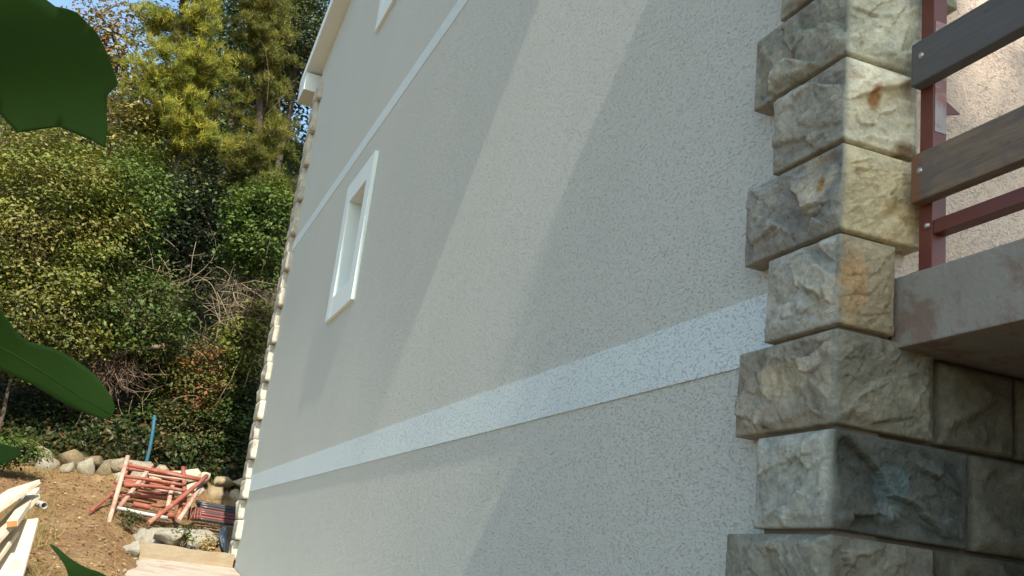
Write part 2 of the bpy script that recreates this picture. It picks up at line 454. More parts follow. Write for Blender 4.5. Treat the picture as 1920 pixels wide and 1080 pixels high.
for y0, y1, z0, z1 in WIN:
    wn = bpy.data.objects.new('window', None); COL.objects.link(wn); wn.parent = house; wn.location = -house.location
    T = 0.165; xp = XW - 0.026
    def sub(name, *a, mat=M_SMOOTH, bevel=0.0):
        bm = bmesh.new(); box_bm(bm, *a); o = bm_obj(name, bm, mat, None, bevel); o.parent = wn; return o
    sub('trim', xp, XW + 0.01, y0 - T, y0, z0 - T, z1 + T, bevel=0.002)
    sub('trim', xp, XW + 0.01, y1, y1 + T, z0 - T, z1 + T, bevel=0.002)
    sub('trim', xp + 0.001, XW + 0.01, y0, y1, z1, z1 + T)
    sub('sill', xp + 0.001, XW + 0.01, y0, y1, z0 - T, z0)
    # smooth white reveals lining the opening
    sub('reveal', xp + 0.002, XW + 0.21, y0, y0 + 0.006, z0, z1)
    sub('reveal', xp + 0.002, XW + 0.21, y1 - 0.006, y1, z0, z1)
    sub('reveal', xp + 0.002, XW + 0.21, y0 + 0.006, y1 - 0.006, z1 - 0.006, z1)
    sub('reveal', xp + 0.002, XW + 0.21, y0 + 0.006, y1 - 0.006, z0, z0 + 0.006)
    for f in ((y0 + .006, y0 + .06, z0 + .006, z1 - .006), (y1 - .06, y1 - .006, z0 + .006, z1 - .006), (y0 + .06, y1 - .06, z1 - .06, z1 - .006), (y0 + .06, y1 - .06, z0 + .006, z0 + .06)):
        sub('frame', XW + 0.16, XW + 0.205, *f, mat=M_WHITEFRAME)
    sub('pane', XW + 0.18, XW + 0.186, y0 + 0.055, y1 - 0.055, z0 + 0.055, z1 - 0.055, mat=M_GLASS_DARK)

# other walls
fw = box('front_wall', 0.06, 8.0, 0.05, 0.35, 2.2, 6.9, M_PINK, house); fw['label'] = 'pinkish plastered front wall behind the balcony rails'
box('back_wall', 0.06, 8.0, 9.20, 9.45, -0.5, 6.9, M_WALL, house)
box('right_wall', 7.75, 8.0, 0.36, 9.19, -0.5, 6.9, M_WALL, house)
box('front_footing', 0.07, 8.0, 0.03, 0.34, -0.5, 2.19, M_MORTAR, house)

# roof: gable slab, extruded along X
def roof_prism(name, off0, off1, x0, x1, ya, yb, mat):
    bm = bmesh.new()
    ym = 4.745
    lo = [(ya, soffit(ya) + off0), (ym, soffit(ym) + off0), (yb, soffit(yb) + off0)]
    hi = [(yb, soffit(yb) + off1), (ym, soffit(ym) + off1), (ya, soffit(ya) + off1)]
    prof = lo + hi
    A = [bm.verts.new((x0, y, z)) for y, z in prof]; B = [bm.verts.new((x1, y, z)) for y, z in prof]
    n = len(prof)
    for i in range(n):
        bm.faces.new([A[i], A[(i + 1) % n], B[(i + 1) % n], B[i]])
    for S in (A, B):
        bm.faces.new([S[0], S[1], S[4], S[5]]); bm.faces.new([S[1], S[2], S[3], S[4]])
    return bm_obj(name, bm, mat, house)
XR = -0.115
rf = roof_prism('roof', 0.0, 0.15, XR, 8.3, -0.70, 10.08, M_UNDER)
rf['label'] = 'white roof edge and soffit'
rt = roof_prism('roof_tiles', 0.152, 0.20, XR + 0.03, 8.33, -0.72, 10.1, M_TILE)
# boxed eave ends (front one casts the slanting shadow edge)
def eave(ya, yb, zt, zb):
    bm = bmesh.new()
    box_bm(bm, XR + 0.004, 8.25, ya, yb, zb, zt)
    return bm_obj('eave_box', bm, M_UNDER, house)
eave(9.62, 10.07, 6.955, 6.74)
eave(-0.69, -0.02, 6.87, 6.64)

# ------------------------------------------------------------------ quoins and cladding stones
def stone_sheet(path, z0, z1, res, seed, cols, amp=0.013, thick=0.05, rough=1.0, corner=True, mg=0.026):
    """path: list of (s, base point (x,y), outward normal (x,y)); a rock-faced slab closed on top, bottom and ends"""
    s0, s1 = path
    ns = max(3, int((s1 - s0) / res) + 1); nz = max(3, int((z1 - z0) / res) + 1)
    S = np.linspace(s0, s1, ns)
    if corner: S[np.argmin(np.abs(S))] = 0.0
    Zv = np.linspace(z0, z1, nz)
    SS, ZZ = np.meshgrid(S, Zv); s = SS.ravel(); z = ZZ.ravel()
    r = np.random.default_rng(seed)
    # relief
    ang = r.uniform(0.15, 0.8) * (1 if r.random() < 0.8 else -1)
    face_off = np.where(s < 0, 0.0, 31.7)
    a = np.abs(s)
    u_ = a * math.cos(ang) + z * math.sin(ang); v_ = -a * math.sin(ang) + z * math.cos(ang)
    w1 = fbm(np.stack([s * 18 + face_off, z * 18, np.full_like(s, seed * 1.3)], 1), 4, seed + 5) - 0.5
    w2 = fbm(np.stack([s * 18 + face_off, z * 18, np.full_like(s, seed * 2.3 + 7)], 1), 4, seed + 6) - 0.5
    def facets(cell, tilt, sd):
        """fracture facets: warped, slanting Voronoi cells, each a tilted plane"""
        rr = np.random.default_rng(sd)
        out = np.zeros_like(s)
        for side in ((s < 0), (s >= 0)):
            if not side.any(): continue
            uu = u_[side] + w1[side] * 0.035; vv = (v_[side] + w2[side] * 0.022) * 1.9
            lo_u, hi_u, lo_v, hi_v = uu.min(), uu.max(), vv.min(), vv.max()
            k_ = max(3, int((hi_u - lo_u) * (hi_v - lo_v) / (cell * cell * 1.9)))
            cu = rr.uniform(lo_u, hi_u, k_); cv = rr.uniform(lo_v, hi_v, k_)
            hh = rr.uniform(-1, 1, k_); gu = rr.normal(size=k_) * tilt; gv = rr.normal(size=k_) * tilt
            dd = (uu[:, None] - cu) ** 2 + (vv[:, None] - cv) ** 2
            w_i = dd.argmin(1)
            out[side] = hh[w_i] + gu[w_i] * (uu - cu[w_i]) / cell + gv[w_i] * (vv - cv[w_i]) / cell
        return out
    ter = facets(0.105, 0.7, seed) * 0.66 + facets(0.045, 0.6, seed + 1000) * 0.24 + facets(0.018, 0.6, seed + 2000) * 0.06
    fine = fbm(np.stack([s * 60 + face_off, z * 60, np.full_like(s, seed)], 1), 4, seed + 30, 0.6)
    mid = fbm(np.stack([s * 14 + face_off, z * 16, np.full_like(s, seed)], 1), 3, seed + 40)
    rel = ter * 0.75 + (mid - 0.5) * 0.6 + (fine - 0.5) * 0.42 * rough
    ter = ter * 0.5 + 0.5
    # margins: flat drafted edges, relief grows inward
    edge = np.minimum.reduce([s - s0, s1 - s, z - z0, z1 - z])
    jit = (fbm(np.stack([s * 30, z * 30, np.full_like(s, seed + 3.0)], 1), 3, seed + 50) - 0.5) * 0.03
    m = 0.10 + 0.90 * sstep(edge + jit * mg / 0.026, 0.002, mg)
    if corner: m = m * (0.15 + 0.85 * sstep(np.abs(s) + jit, 0.0, 0.022))
    d = m * amp * (0.35 + rel) + 0.002
    d = d - 0.003 * (1 - sstep(edge, 0.0, 0.0035))
    nx = np.where(s < 0, -1.0, 0.0); ny = np.where(s > 0, -1.0, 0.0)
    if corner:
        at0 = np.abs(s) < 1e-9; nx = np.where(at0, -0.707, nx); ny = np.where(at0, -0.707, ny)
    else:
        nx = np.zeros_like(s); ny = -np.ones_like(s)
    bx_ = np.where(s < 0, 0.0, s) if corner else s
    by_ = np.where(s < 0, -s, 0.0) if corner else np.zeros_like(s)
    V = np.stack([bx_ + nx * d, by_ + ny * d, z], 1)
    idx = np.arange(ns * nz).reshape(nz, ns)
    Fc = [np.stack([idx[:-1, :-1].ravel(), idx[:-1, 1:].ravel(), idx[1:, 1:].ravel(), idx[1:, :-1].ravel()], 1)]
    inner = np.stack([np.where(s < 0, thick, np.maximum(s, thick)) if corner else s, np.where(s > 0, thick, np.maximum(-s, thick)) if corner else np.full_like(s, thick), z], 1)
    off = len(V)
    V = np.concatenate([V, inner])
    for loop, flip in ((idx[0], 0), (idx[-1], 1), (idx[:, 0], 1), (idx[:, -1], 0)):
        a_, b_ = loop[:-1], loop[1:]
        q = np.stack([b_, a_, a_ + off, b_ + off], 1)
        Fc.append(q[:, ::-1] if flip else q)
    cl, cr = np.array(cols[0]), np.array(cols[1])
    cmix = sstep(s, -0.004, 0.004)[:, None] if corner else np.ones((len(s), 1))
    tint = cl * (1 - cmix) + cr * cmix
    # high facets are paler, low ones darker, the recessed drafted margin greyer
    k = (1 + (ter - 0.5) * 0.45 * m)[:, None]
    tint = np.clip(tint * k, 0, 1)
    gre = np.array([0.21, 0.23, 0.225])
    strip = (np.exp(-(np.abs(s) / 0.009) ** 2) * 0.55 if corner else 0 * s)[:, None]
    tint = tint * (1 - strip) + gre * strip
    if len(cols) > 2:
        for (cs, cz, rs, rz, colr, am) in cols[2]:
            nn = fbm(np.stack([s * 35, z * 35, np.full_like(s, 5.0)], 1), 3, seed + 77)
            e = ((s - cs) / rs) ** 2 + ((z - cz) / rz) ** 2
            f_ = (np.clip(1.25 - e - (nn - 0.5) * 2.2, 0, 1) * am)[:, None]
            tint = tint * (1 - f_) + np.array(colr) * f_
    tint = np.concatenate([tint, tint])
    used = np.unique(np.concatenate([f.ravel() for f in Fc]))
    remap = np.full(len(V), -1); remap[used] = np.arange(len(used))
    Fall = remap[np.concatenate(Fc)]
    return V[used], Fall, tint[used]

JW = 0.0055
GREY = [(0.30, 0.30, 0.265), (0.31, 0.30, 0.26), (0.28, 0.28, 0.26), (0.33, 0.31, 0.27)]
def zc(k): return ZJ - 0.2 * k, ZJ - 0.2 * (k - 1)     # course k lies between joint k and joint k-1
near = {  # front tints mix stone colour with painted warm bounce and under-slab shade
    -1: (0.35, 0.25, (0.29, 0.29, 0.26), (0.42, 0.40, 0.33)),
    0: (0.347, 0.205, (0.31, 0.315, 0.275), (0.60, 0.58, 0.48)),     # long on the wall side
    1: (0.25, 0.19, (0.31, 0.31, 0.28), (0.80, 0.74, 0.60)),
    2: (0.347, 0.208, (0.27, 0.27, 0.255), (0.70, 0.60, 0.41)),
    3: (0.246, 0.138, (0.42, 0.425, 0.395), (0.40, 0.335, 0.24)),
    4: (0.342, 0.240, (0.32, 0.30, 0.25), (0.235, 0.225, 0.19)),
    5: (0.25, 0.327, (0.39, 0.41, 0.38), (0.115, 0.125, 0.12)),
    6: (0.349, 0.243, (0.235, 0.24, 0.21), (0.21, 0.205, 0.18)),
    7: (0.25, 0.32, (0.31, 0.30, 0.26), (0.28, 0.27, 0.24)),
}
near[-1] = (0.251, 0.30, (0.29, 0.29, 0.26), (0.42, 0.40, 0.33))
patches = {
    1: [(0.075, ZJ - 0.09, 0.018, 0.035, (0.36, 0.16, 0.05), 0.9), (0.17, ZJ - 0.185, 0.05, 0.02, (0.20, 0.11, 0.04), 0.85)],
    2: [(-0.085, ZJ - 0.27, 0.07, 0.055, (0.50, 0.46, 0.37), 0.8), (-0.06, ZJ - 0.275, 0.01, 0.03, (0.30, 0.15, 0.05), 0.9),
        (0.15, ZJ - 0.33, 0.06, 0.05, (0.42, 0.29, 0.13), 0.7)],
    3: [(-0.04, ZJ - 0.53, 0.045, 0.05, (0.50, 0.46, 0.36), 0.7), (0.03, ZJ - 0.5, 0.03, 0.09, (0.46, 0.29, 0.15), 0.75)],
    4: [(-0.16, ZJ - 0.69, 0.09, 0.05, (0.47, 0.42, 0.31), 0.75)],
    5: [(0.14, ZJ - 0.9, 0.035, 0.07, (0.13, 0.19, 0.21), 0.8), (0.13, ZJ - 0.95, 0.04, 0.02, (0.28, 0.33, 0.37), 0.7)],
}
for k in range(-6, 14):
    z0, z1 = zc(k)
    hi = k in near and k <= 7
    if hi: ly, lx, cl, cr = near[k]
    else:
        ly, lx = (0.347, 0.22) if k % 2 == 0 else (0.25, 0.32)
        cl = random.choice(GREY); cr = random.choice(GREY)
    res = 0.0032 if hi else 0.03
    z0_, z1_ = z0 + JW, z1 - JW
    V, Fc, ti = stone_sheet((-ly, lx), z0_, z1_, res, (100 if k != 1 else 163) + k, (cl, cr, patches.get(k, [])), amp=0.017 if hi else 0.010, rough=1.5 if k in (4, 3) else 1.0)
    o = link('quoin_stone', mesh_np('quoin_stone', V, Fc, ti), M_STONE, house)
# far corner, mirrored, coarse
for k in range(-19, 7):
    z0, z1 = 6.465 - 0.2 * (k + 20) + 0.2, 6.465 - 0.2 * (k + 20) + 0.4
    ly, lx = (0.35, 0.25) if k % 2 else (0.25, 0.35)
    c = np.array(random.choice([(0.44, 0.41, 0.36), (0.42, 0.40, 0.35), (0.47, 0.44, 0.38)]))
    V, Fc, ti = stone_sheet((-ly, lx), z0 + 0.005, z1 - 0.005, 0.025, 300 + k, (c, c), amp=0.009, thick=0.06, mg=0.008)
    V = V * np.array([1, -1, 1]) + np.array([0.0, YE, 0])
    link('quoin_stone', mesh_np('quoin_stone', V, Fc[:, ::-1], ti), M_STONE, house)
# mortar behind the near quoins and the cladding joints
bm = bmesh.new()
for k in range(-6, 14):
    z0, _ = zc(k)
    if True: box('mortar_joint', 0.016, 0.12, 0.016, 0.236, z0 - JW - 0.004, z0 + JW + 0.004, M_MORTAR, house)
bm.free()
# cladding of the front wall under the balcony
for k in range(4, 14):
    z0, z1 = zc(k)
    if k == 4: z1 = 2.136
    starts = {4: [0.253, 0.459, 0.69], 5: [0.338, 0.60], 6: [0.254, 0.52]}.get(k, [0.33 if k % 2 else 0.23])
    x = starts[0]; i = 0
    r = np.random.default_rng(500 + k)
    while x < 2.6:
        nxt = starts[i + 1] if i + 1 < len(starts) else x + r.uniform(0.2, 0.34)
        c = np.array([(0.15, 0.14, 0.11), (0.12, 0.115, 0.09), (0.165, 0.16, 0.13)][int(r.integers(3))])  # stone tints lowered to paint in the shade under the slab
        V, Fc, ti = stone_sheet((x + JW, nxt - JW), z0 + JW, z1 - JW, 0.009 if x < 0.75 else 0.04, 700 + k * 20 + i, (c, c, []), amp=0.014, corner=False)
        link('cladding_stone', mesh_np('cladding_stone', V, Fc, ti), M_STONE, house)
        x = nxt; i += 1

# ------------------------------------------------------------------ balcony and railing (parts of the house)
slab = box('balcony_slab', 0.147, 3.6, -1.55, 0.02, 2.140, 2.291, M_SLAB, house, 0.004)
slab['label'] = 'grey concrete balcony slab with reddish stains'
box('added_shade_wall', 0.20, 3.6, -0.90, -0.70, -0.4, 2.139, M_MORTAR, house, 0.004)  # unseen wall, added only to darken the space below the slab
rail = bpy.data.objects.new('balcony_railing', None); COL.objects.link(rail); rail.parent = house; rail.location = -house.location
rail['label'] = 'balcony railing with weathered planks on red steel posts'
def rsub(name, bm, mat, bevel=0.0):
    o = bm_obj(name, bm, mat, None, bevel); o.parent = rail; return o
XP = 0.170
for yp in (-0.032, -0.80, -1.50):
    bm = bmesh.new(); box_bm(bm, XP, XP + 0.036, yp - 0.038, yp, 2.291, 3.24); rsub('post', bm, M_REDSTEEL, 0.002)
    bm = bmesh.new(); box_bm(bm, XP - 0.01, XP + 0.05, yp - 0.05, yp + 0.012, 2.2915, 2.297); rsub('base_plate', bm, M_REDSTEEL)
# worn grey strip on the camera side of the first post, triangular gusset behind the post
bm = bmesh.new()
A = [(XP + 0.037, -0.05, 2.655), (XP + 0.092, -0.05, 2.672), (XP + 0.037, -0.05, 2.70)]
va = [bm.verts.new(p) for p in A]; vb = [bm.verts.new((p[0], p[1] + 0.006, p[2])) for p in A]
bm.faces.new(va); bm.faces.new(vb[::-1])
for i in range(3): bm.faces.new([va[i], vb[i], vb[(i + 1) % 3], va[(i + 1) % 3]])
rsub('gusset', bm, M_REDSTEEL)
bm = bmesh.new(); box_bm(bm, XP + 0.004, XP + 0.034, -0.0715, -0.0702, 2.60, 2.74); rsub('worn_paint', bm, M_GREYPRIMER)
bm = bmesh.new(); box_bm(bm, XP + 0.004, XP + 0.034, -0.0715, -0.0702, 2.80, 2.86); rsub('worn_paint', bm, M_GREYPRIMER)
for z0, z1, y1, mt in ((2.705, 2.806, -0.036, M_RAILGREY), (2.438, 2.545, -0.040, M_RAILBROWN), (2.96, 3.07, -0.036, M_RAILGREY)):
    bm = bmesh.new(); box_bm(bm, XP - 0.030, XP - 0.0005, -1.56, y1, z0, z1); rsub('rail_plank', bm, mt, 0.004)
    for yb in (-0.066, -0.82, -1.52):
        bm = bmesh.new()
        bmesh.ops.create_uvsphere(bm, u_segments=12, v_segments=8, radius=0.0075, matrix=Matrix.Translation((XP - 0.030, yb, (z0 + z1) / 2 + 0.012)) @ Matrix.Diagonal((0.6, 1, 1, 1)))
        rsub('bolt', bm, M_BOLT)
bm = bmesh.new(); box_bm(bm, XP + 0.002, XP + 0.032, -1.46, -0.0715, 2.372, 2.402); rsub('lower_bar', bm, M_REDSTEEL, 0.0015)
bm = bmesh.new(); bmesh.ops.create_uvsphere(bm, u_segments=12, v_segments=8, radius=0.007, matrix=Matrix.Translation((XP - 0.001, -0.058, 2.392))); rsub('bolt', bm, M_BOLT)

# ------------------------------------------------------------------ concrete step and path beside the wall
def grid_sheet(name, x0, x1, y0, y1, fz, mat, nx=8, ny=20):
    xs = np.linspace(x0, x1, nx); ys = np.linspace(y0, y1, ny)
    X, Y = np.meshgrid(xs, ys); V = np.stack([X.ravel(), Y.ravel(), fz(X.ravel(), Y.ravel())], 1)
    i = np.arange((nx - 1) * (ny - 1)); a = (i // (nx - 1)) * nx + i % (nx - 1)
    return link(name, mesh_np(name, V, np.stack([a, a + 1, a + nx + 1, a + nx], 1), smooth=True), mat)
o = grid_sheet('path', -1.02, 0.045, -2.0, 9.22, lambda x, y: np.interp(y, LY, RZ) + 0.055 + 0.0 * x, M_PATH)
tag(o, 'pale worn concrete path along the foot of the wall', 'path', kind='structure')
bm = bmesh.new(); box_bm(bm, -0.92, 0.03, 9.2, 9.52, 1.2, 1.53)
bmesh.ops.subdivide_edges(bm, edges=bm.edges[:], cuts=9, use_grid_fill=True)
for v in bm.verts:
    n_ = vnoise(np.array([[v.co.x * 9, v.co.y * 9, v.co.z * 9]]), 4)[0] - 0.5
    v.co.z += n_ * 0.022 - 0.03 * (v.co.x + 0.45) * 0.3; v.co.y += (vnoise(np.array([[v.co.x * 14, 3, v.co.z * 14]]), 8)[0] - 0.5) * 0.02
    if v.co.x < -0.85: v.co.x += n_ * 0.06
o = bm_obj('concrete_step', bm, M_CONC); tag(o, 'rough tan concrete step between the path and the boulder', 'step'); rebase(o)

# ------------------------------------------------------------------ low rubble retaining wall
rw = thing('stone_wall', 'low dry stone retaining wall at the foot of the wooded hillside', 'wall', (-1.2, 12.1, 2.0))
def lumpy(center, size, seed, sub=2, jag=0.35):
    bm = bmesh.new(); bmesh.ops.create_icosphere(bm, subdivisions=sub, radius=1.0)
    co = np.array([v.co[:] for v in bm.verts])
    r = np.random.default_rng(seed)
    # chip the ball with random planes, then stretch
    for _ in range(16):
        n_ = r.normal(size=3); n_ /= np.linalg.norm(n_); d_ = r.uniform(0.42, 0.74)
        ex = co @ n_ - d_; co = co - np.where(ex > 0, ex, 0)[:, None] * n_
    co = co * (1 + (fbm(co * 2.2 + seed, 3, seed) - 0.5)[:, None] * jag)
    co = co * np.asarray(size) / 0.66 + np.asarray(center)
    F = np.array([[v.index for v in f.verts] for f in bm.faces]); bm.free()
    return co, F
sx = -3.9; row = 0
r = np.random.default_rng(12)
tones = [(0.34, 0.30, 0.22), (0.40, 0.36, 0.29), (0.30, 0.25, 0.17), (0.26, 0.20, 0.13), (0.46, 0.42, 0.34)]
zb = [1.90, 2.14, 2.35]
for row in range(3):
    x = -4.2 + r.random() * 0.1
    while x < 1.3:
        w_ = r.uniform(0.17, 0.32); h_ = r.uniform(0.23, 0.29) if row < 2 else r.uniform(0.15, 0.24)
        zc_ = zb[row] + (0.02 if row < 2 else 0.02) + r.normal() * 0.012 + 0.10 * (1 - sstep(np.array([x]), -1.6, -0.8)[0]) * (row < 2)
        c = np.array(tones[int(r.integers(len(tones)))]) * (1.25 if x > -0.9 else 0.8)
        V, F = lumpy((x + w_ / 2, 12.08 + r.normal() * 0.025 + 0.03 * row, zc_), (w_ / 2 * 1.02, 0.15, h_ / 2 * 1.05), int(r.integers(1e6)), 2)
        link('stone', mesh_np('stone', V, F, np.tile(c, (len(V), 1))), M_RUBBLE, rw)
        x += w_ * 0.98
core = box('wall_core', -4.3, 1.5, 12.1, 12.4, 1.6, 2.24, M_MORTAR, rw)

# ------------------------------------------------------------------ boulder, small rocks
V, F = lumpy(at(352, 1003, 9.75) + np.array([0, 0.1, -0.06]), (0.36, 0.26, 0.19), 55, 4, 0.5)
o = link('boulder', mesh_np('boulder', V, F, smooth=False), M_BOULDER); tag(o, 'big grey boulder in front of the pile of red frames', 'boulder'); rebase(o)
V, F = lumpy(at(318, 1000, 9.6) + np.array([0, 0, -0.03]), (0.17, 0.15, 0.10), 58, 3, 0.5)
o = link('rock', mesh_np('rock', V, F), M_BOULDER); tag(o, 'smaller rough rock leaning against the big grey boulder', 'rock'); rebase(o)
V, F = lumpy(at(247, 1035, 9.2) + np.array([0, 0, 0]), (0.075, 0.12, 0.085), 59, 3, 0.5)
o = link('rock', mesh_np('rock', V, F), M_BOULDER); tag(o, 'broken lump of grey concrete at the open end of the step', 'rock'); rebase(o)

# crumpled blue sheet beside the corner
V, F = lumpy(at(416, 1012, 9.62), (0.055, 0.1, 0.12), 71, 4, 1.1)
o = link('plastic_sheet', mesh_np('plastic_sheet', V, F), M_BLUEBAG); tag(o, 'crumpled dark blue plastic sheet wedged between boulder and house corner', 'sheet'); rebase(o)

# ------------------------------------------------------------------ red scaffold frames, poles, props
def c8(x, y): return 160 + x / 4.153, 820 + y / 4.153
def L8(x0, y0, d0, x1, y1, d1):
    return at(*c8(x0, y0), d0), at(*c8(x1, y1), d1)
def frame(label, legs, bars, mleg, mbar, r0=0.025, r1=0.018):
    allp = [p for ln in legs for p in L8(*ln)]
    base = np.mean(allp, 0); base[2] = min(p[2] for p in allp)
    t_ = thing('scaffold_frame', label, 'scaffold frame', tuple(base), 'old scaffold frames piled by the stone wall')
    for i, ln in enumerate(legs):
        p0, p1 = L8(*ln); tubes('leg', [(bent(p0, p1, 0.006), r0)], mleg[i % len(mleg)], t_, 8)
    for i, ln in enumerate(bars):
        p0, p1 = L8(*ln); tubes('crossbar', [(bent(p0, p1, 0.01), r1)], mbar[i % len(mbar)], t_, 8)
frame('scaffold frame with a long pale leg reaching out over the soil',
      [(330, 150, 10.4, 175, 690, 9.75), (945, 300, 10.75, 490, 670, 9.9)],
      [(330, 215, 10.35, 885, 330, 10.6), (300, 375, 10.2, 790, 420, 10.45), (280, 300, 10.28, 760, 372, 10.5)], [M_PALEPOLE, M_OXIDE], [M_OXIDE])
frame('scaffold frame with two slanting legs in the middle of the pile',
      [(520, 215, 10.75, 265, 545, 10.2), (760, 235, 10.9, 772, 500, 10.5)],
      [(335, 245, 10.6, 880, 325, 10.95), (470, 330, 10.5, 745, 385, 10.7), (225, 350, 10.4, 690, 400, 10.6), (330, 455, 10.35, 770, 490, 10.55)], [M_PALEPOLE, M_OXIDE], [M_OXIDE])
frame('scaffold frame with pale worn legs at the boulder end of the pile',
      [(905, 365, 10.8, 725, 650, 10.1), (680, 375, 10.6, 640, 560, 10.3)],
      [(690, 400, 10.6, 860, 430, 10.75), (655, 500, 10.45, 800, 530, 10.4), (390, 405, 10.7, 655, 468, 10.65)], [M_PALEPOLE, M_PALEPOLE], [M_OXIDE])
frame('rusty red scaffold frame lying flat under the others',
      [(350, 205, 11.0, 200, 470, 10.7), (770, 420, 10.9, 715, 645, 10.15)],
      [(345, 225, 11.05, 900, 325, 11.1), (300, 330, 10.9, 780, 395, 11.0), (240, 430, 10.8, 740, 500, 10.7), (250, 480, 10.7, 700, 560, 10.6)], [M_OXIDE, M_OXIDE], [M_OXIDE])
rb = np.random.default_rng(77)
for k_ in range(9):
    xa = rb.uniform(240, 460); ya = rb.uniform(230, 520); xb = xa + rb.uniform(260, 460); yb = ya + rb.uniform(20, 110); dd = rb.uniform(10.4, 11.0)
    p0, p1 = L8(xa, ya, dd, min(xb, 800), yb, dd + 0.1)
    o = tubes('steel_rod', [(bent(p0, p1, 0.012), 0.011 + 0.006 * rb.random())], M_OXIDE if k_ % 3 else M_PALEPOLE, None, 8)
    tag(o, 'loose rusty rod lying among the piled scaffold frames', 'rod', 'loose rods among the scaffold frames'); rebase(o)
def pole(name, label, cat, x0, y0, d0, x1, y1, d1, rad, mat, group=None):
    p0, p1 = L8(x0, y0, d0, x1, y1, d1)
    o = tubes(name, [(bent(p0, p1, 0.004), rad)], mat, None, 10); tag(o, label, cat, group); return rebase(o)
pole('steel_pole', 'dull red pole slanting from the frame pile towards the boards', 'pole', 40, 575, 9.9, 235, 415, 10.6, 0.017, M_OXIDE)
pole('steel_tube', 'pale galvanised tube lying on the grass below the frames', 'tube', 245, 548, 10.0, 640, 628, 10.05, 0.02, M_GALV)
pole('steel_tube', 'thin rusty tube lying behind the galvanised tube', 'tube', 370, 520, 10.35, 505, 548, 10.35, 0.03, M_OXIDE)
pole('steel_tube', 'short thick red tube fallen inside the frame pile', 'tube', 560, 590, 10.15, 690, 610, 10.2, 0.03, M_OXIDE)
gr = 'steel props stacked between boulder and stone wall'
pl = 'steel prop in the horizontal stack between boulder and stone wall'
i = 0
for row_, (yy, mt) in enumerate([(512, M_BLACKPIPE), (530, M_BLACKPIPE), (548, M_BLACKPIPE), (566, M_DARKRED), (584, M_BLACKPIPE), (602, M_DARKRED), (622, M_DARKRED), (640, M_BLACKPIPE)]):
    x0 = 860 - 6 * row_ + 12 * (row_ % 3)
    lab = {M_BLACKPIPE: 'black ', M_DARKRED: 'dark red '}[mt] + pl
    if row_ == 0: lab = 'topmost black steel prop of the stack between boulder and stone wall'
    if row_ == 7: lab = 'lowest black steel prop of the stack between boulder and stone wall'
    pole('steel_prop', lab, 'prop', x0, yy - 14, 11.15 - 0.05 * (row_ % 2) - 0.05 * row_, 1300, yy + 62, 11.25 - 0.05 * row_, 0.02, mt, gr)
for k_ in range(5):
    x0 = 810 + 22 * k_
    pole('prop_handle', 'rusty red threaded collar rod sticking out of the prop stack', 'rod', x0 + 6, 545 + 6 * (k_ % 2), 10.72, x0 - 8, 640, 10.66, 0.011, M_DARKRED, 'collar rods at the prop ends')

# blue pole behind the stone wall
p0 = at(272, 868, 12.2); p1 = at(290, 779, 12.22)
p0 = p0 + (p0 - p1) * 0.35
o = tubes('blue_pole', [(bent(p0, p1, 0.012, 5, 3), 0.022)], M_BLUE, None, 12); tag(o, 'leaning bright blue pole standing behind the stone wall', 'pole'); rebase(o)

# ------------------------------------------------------------------ sawn boards at the left
def board(name, label, cat, p0, p1, wdir, w_, t_, mat, bevel=0.003, endmat=None):
    p0 = np.asarray(p0, float); p1 = np.asarray(p1, float)
    a = (p1 - p0); L = np.linalg.norm(a); a /= L
    wd = np.asarray(wdir, float); wd = wd - a * (wd @ a); wd /= np.linalg.norm(wd); n_ = np.cross(a, wd)
    bm = bmesh.new(); box_bm(bm, 0, L, -w_ / 2, w_ / 2, -t_ / 2, t_ / 2)
    Mx = Matrix(((a[0], wd[0], n_[0], p0[0]), (a[1], wd[1], n_[1], p0[1]), (a[2], wd[2], n_[2], p0[2]), (0, 0, 0, 1)))
    bmesh.ops.bevel(bm, geom=bm.edges[:], offset=bevel, segments=1, affect='EDGES')
    bmesh.ops.recalc_face_normals(bm, faces=bm.faces[:])
    if endmat:
        bm.normal_update()
        for f in bm.faces:
            if f.normal.x < -0.9: f.material_index = 1
    bm.transform(Mx)
    me = bpy.data.meshes.new(name); bm.to_mesh(me); bm.free(); me.materials.append(mat)
    if endmat: me.materials.append(endmat)
    o = link(name, me, None); tag(o, label, cat, 'pale boards heaped by the path'); return rebase(o)
S_ = RW[0] * 0.62 + (-RW[1]) * 0.0
board('sawn_board', 'widest pale board on top of the heap of boards', 'board', at(-95, 1010, 4.9), at(46, 912, 5.9), (0.86, -0.25, 0.45), 0.21, 0.03, M_PALE)
board('sawn_beam', 'pale square beam with an orange sawn end facing the path', 'beam', at(23, 982, 5.25), at(66, 920, 6.2), (0.9, -0.2, 0.2), 0.06, 0.040, M_PALE, endmat=M_CUT)
board('sawn_board', 'narrow pale board under the beam with the orange end', 'board', at(-70, 1075, 4.7), at(58, 935, 6.0), (0.8, -0.3, 0.4), 0.12, 0.03, M_PALE)
board('panel', 'broad whitish panel leaning under the heap of boards', 'panel', at(8, 1092, 5.2), at(42, 978, 5.75), (0.93, -0.30, 0.1), 0.19, 0.03, M_PALE)
board('sawn_board', 'pale board at the bottom of the heap, ends on the soil', 'board', at(-60, 1110, 4.9), at(20, 1000, 5.5), (0.9, -0.3, 0.25), 0.10, 0.03, M_PALE)
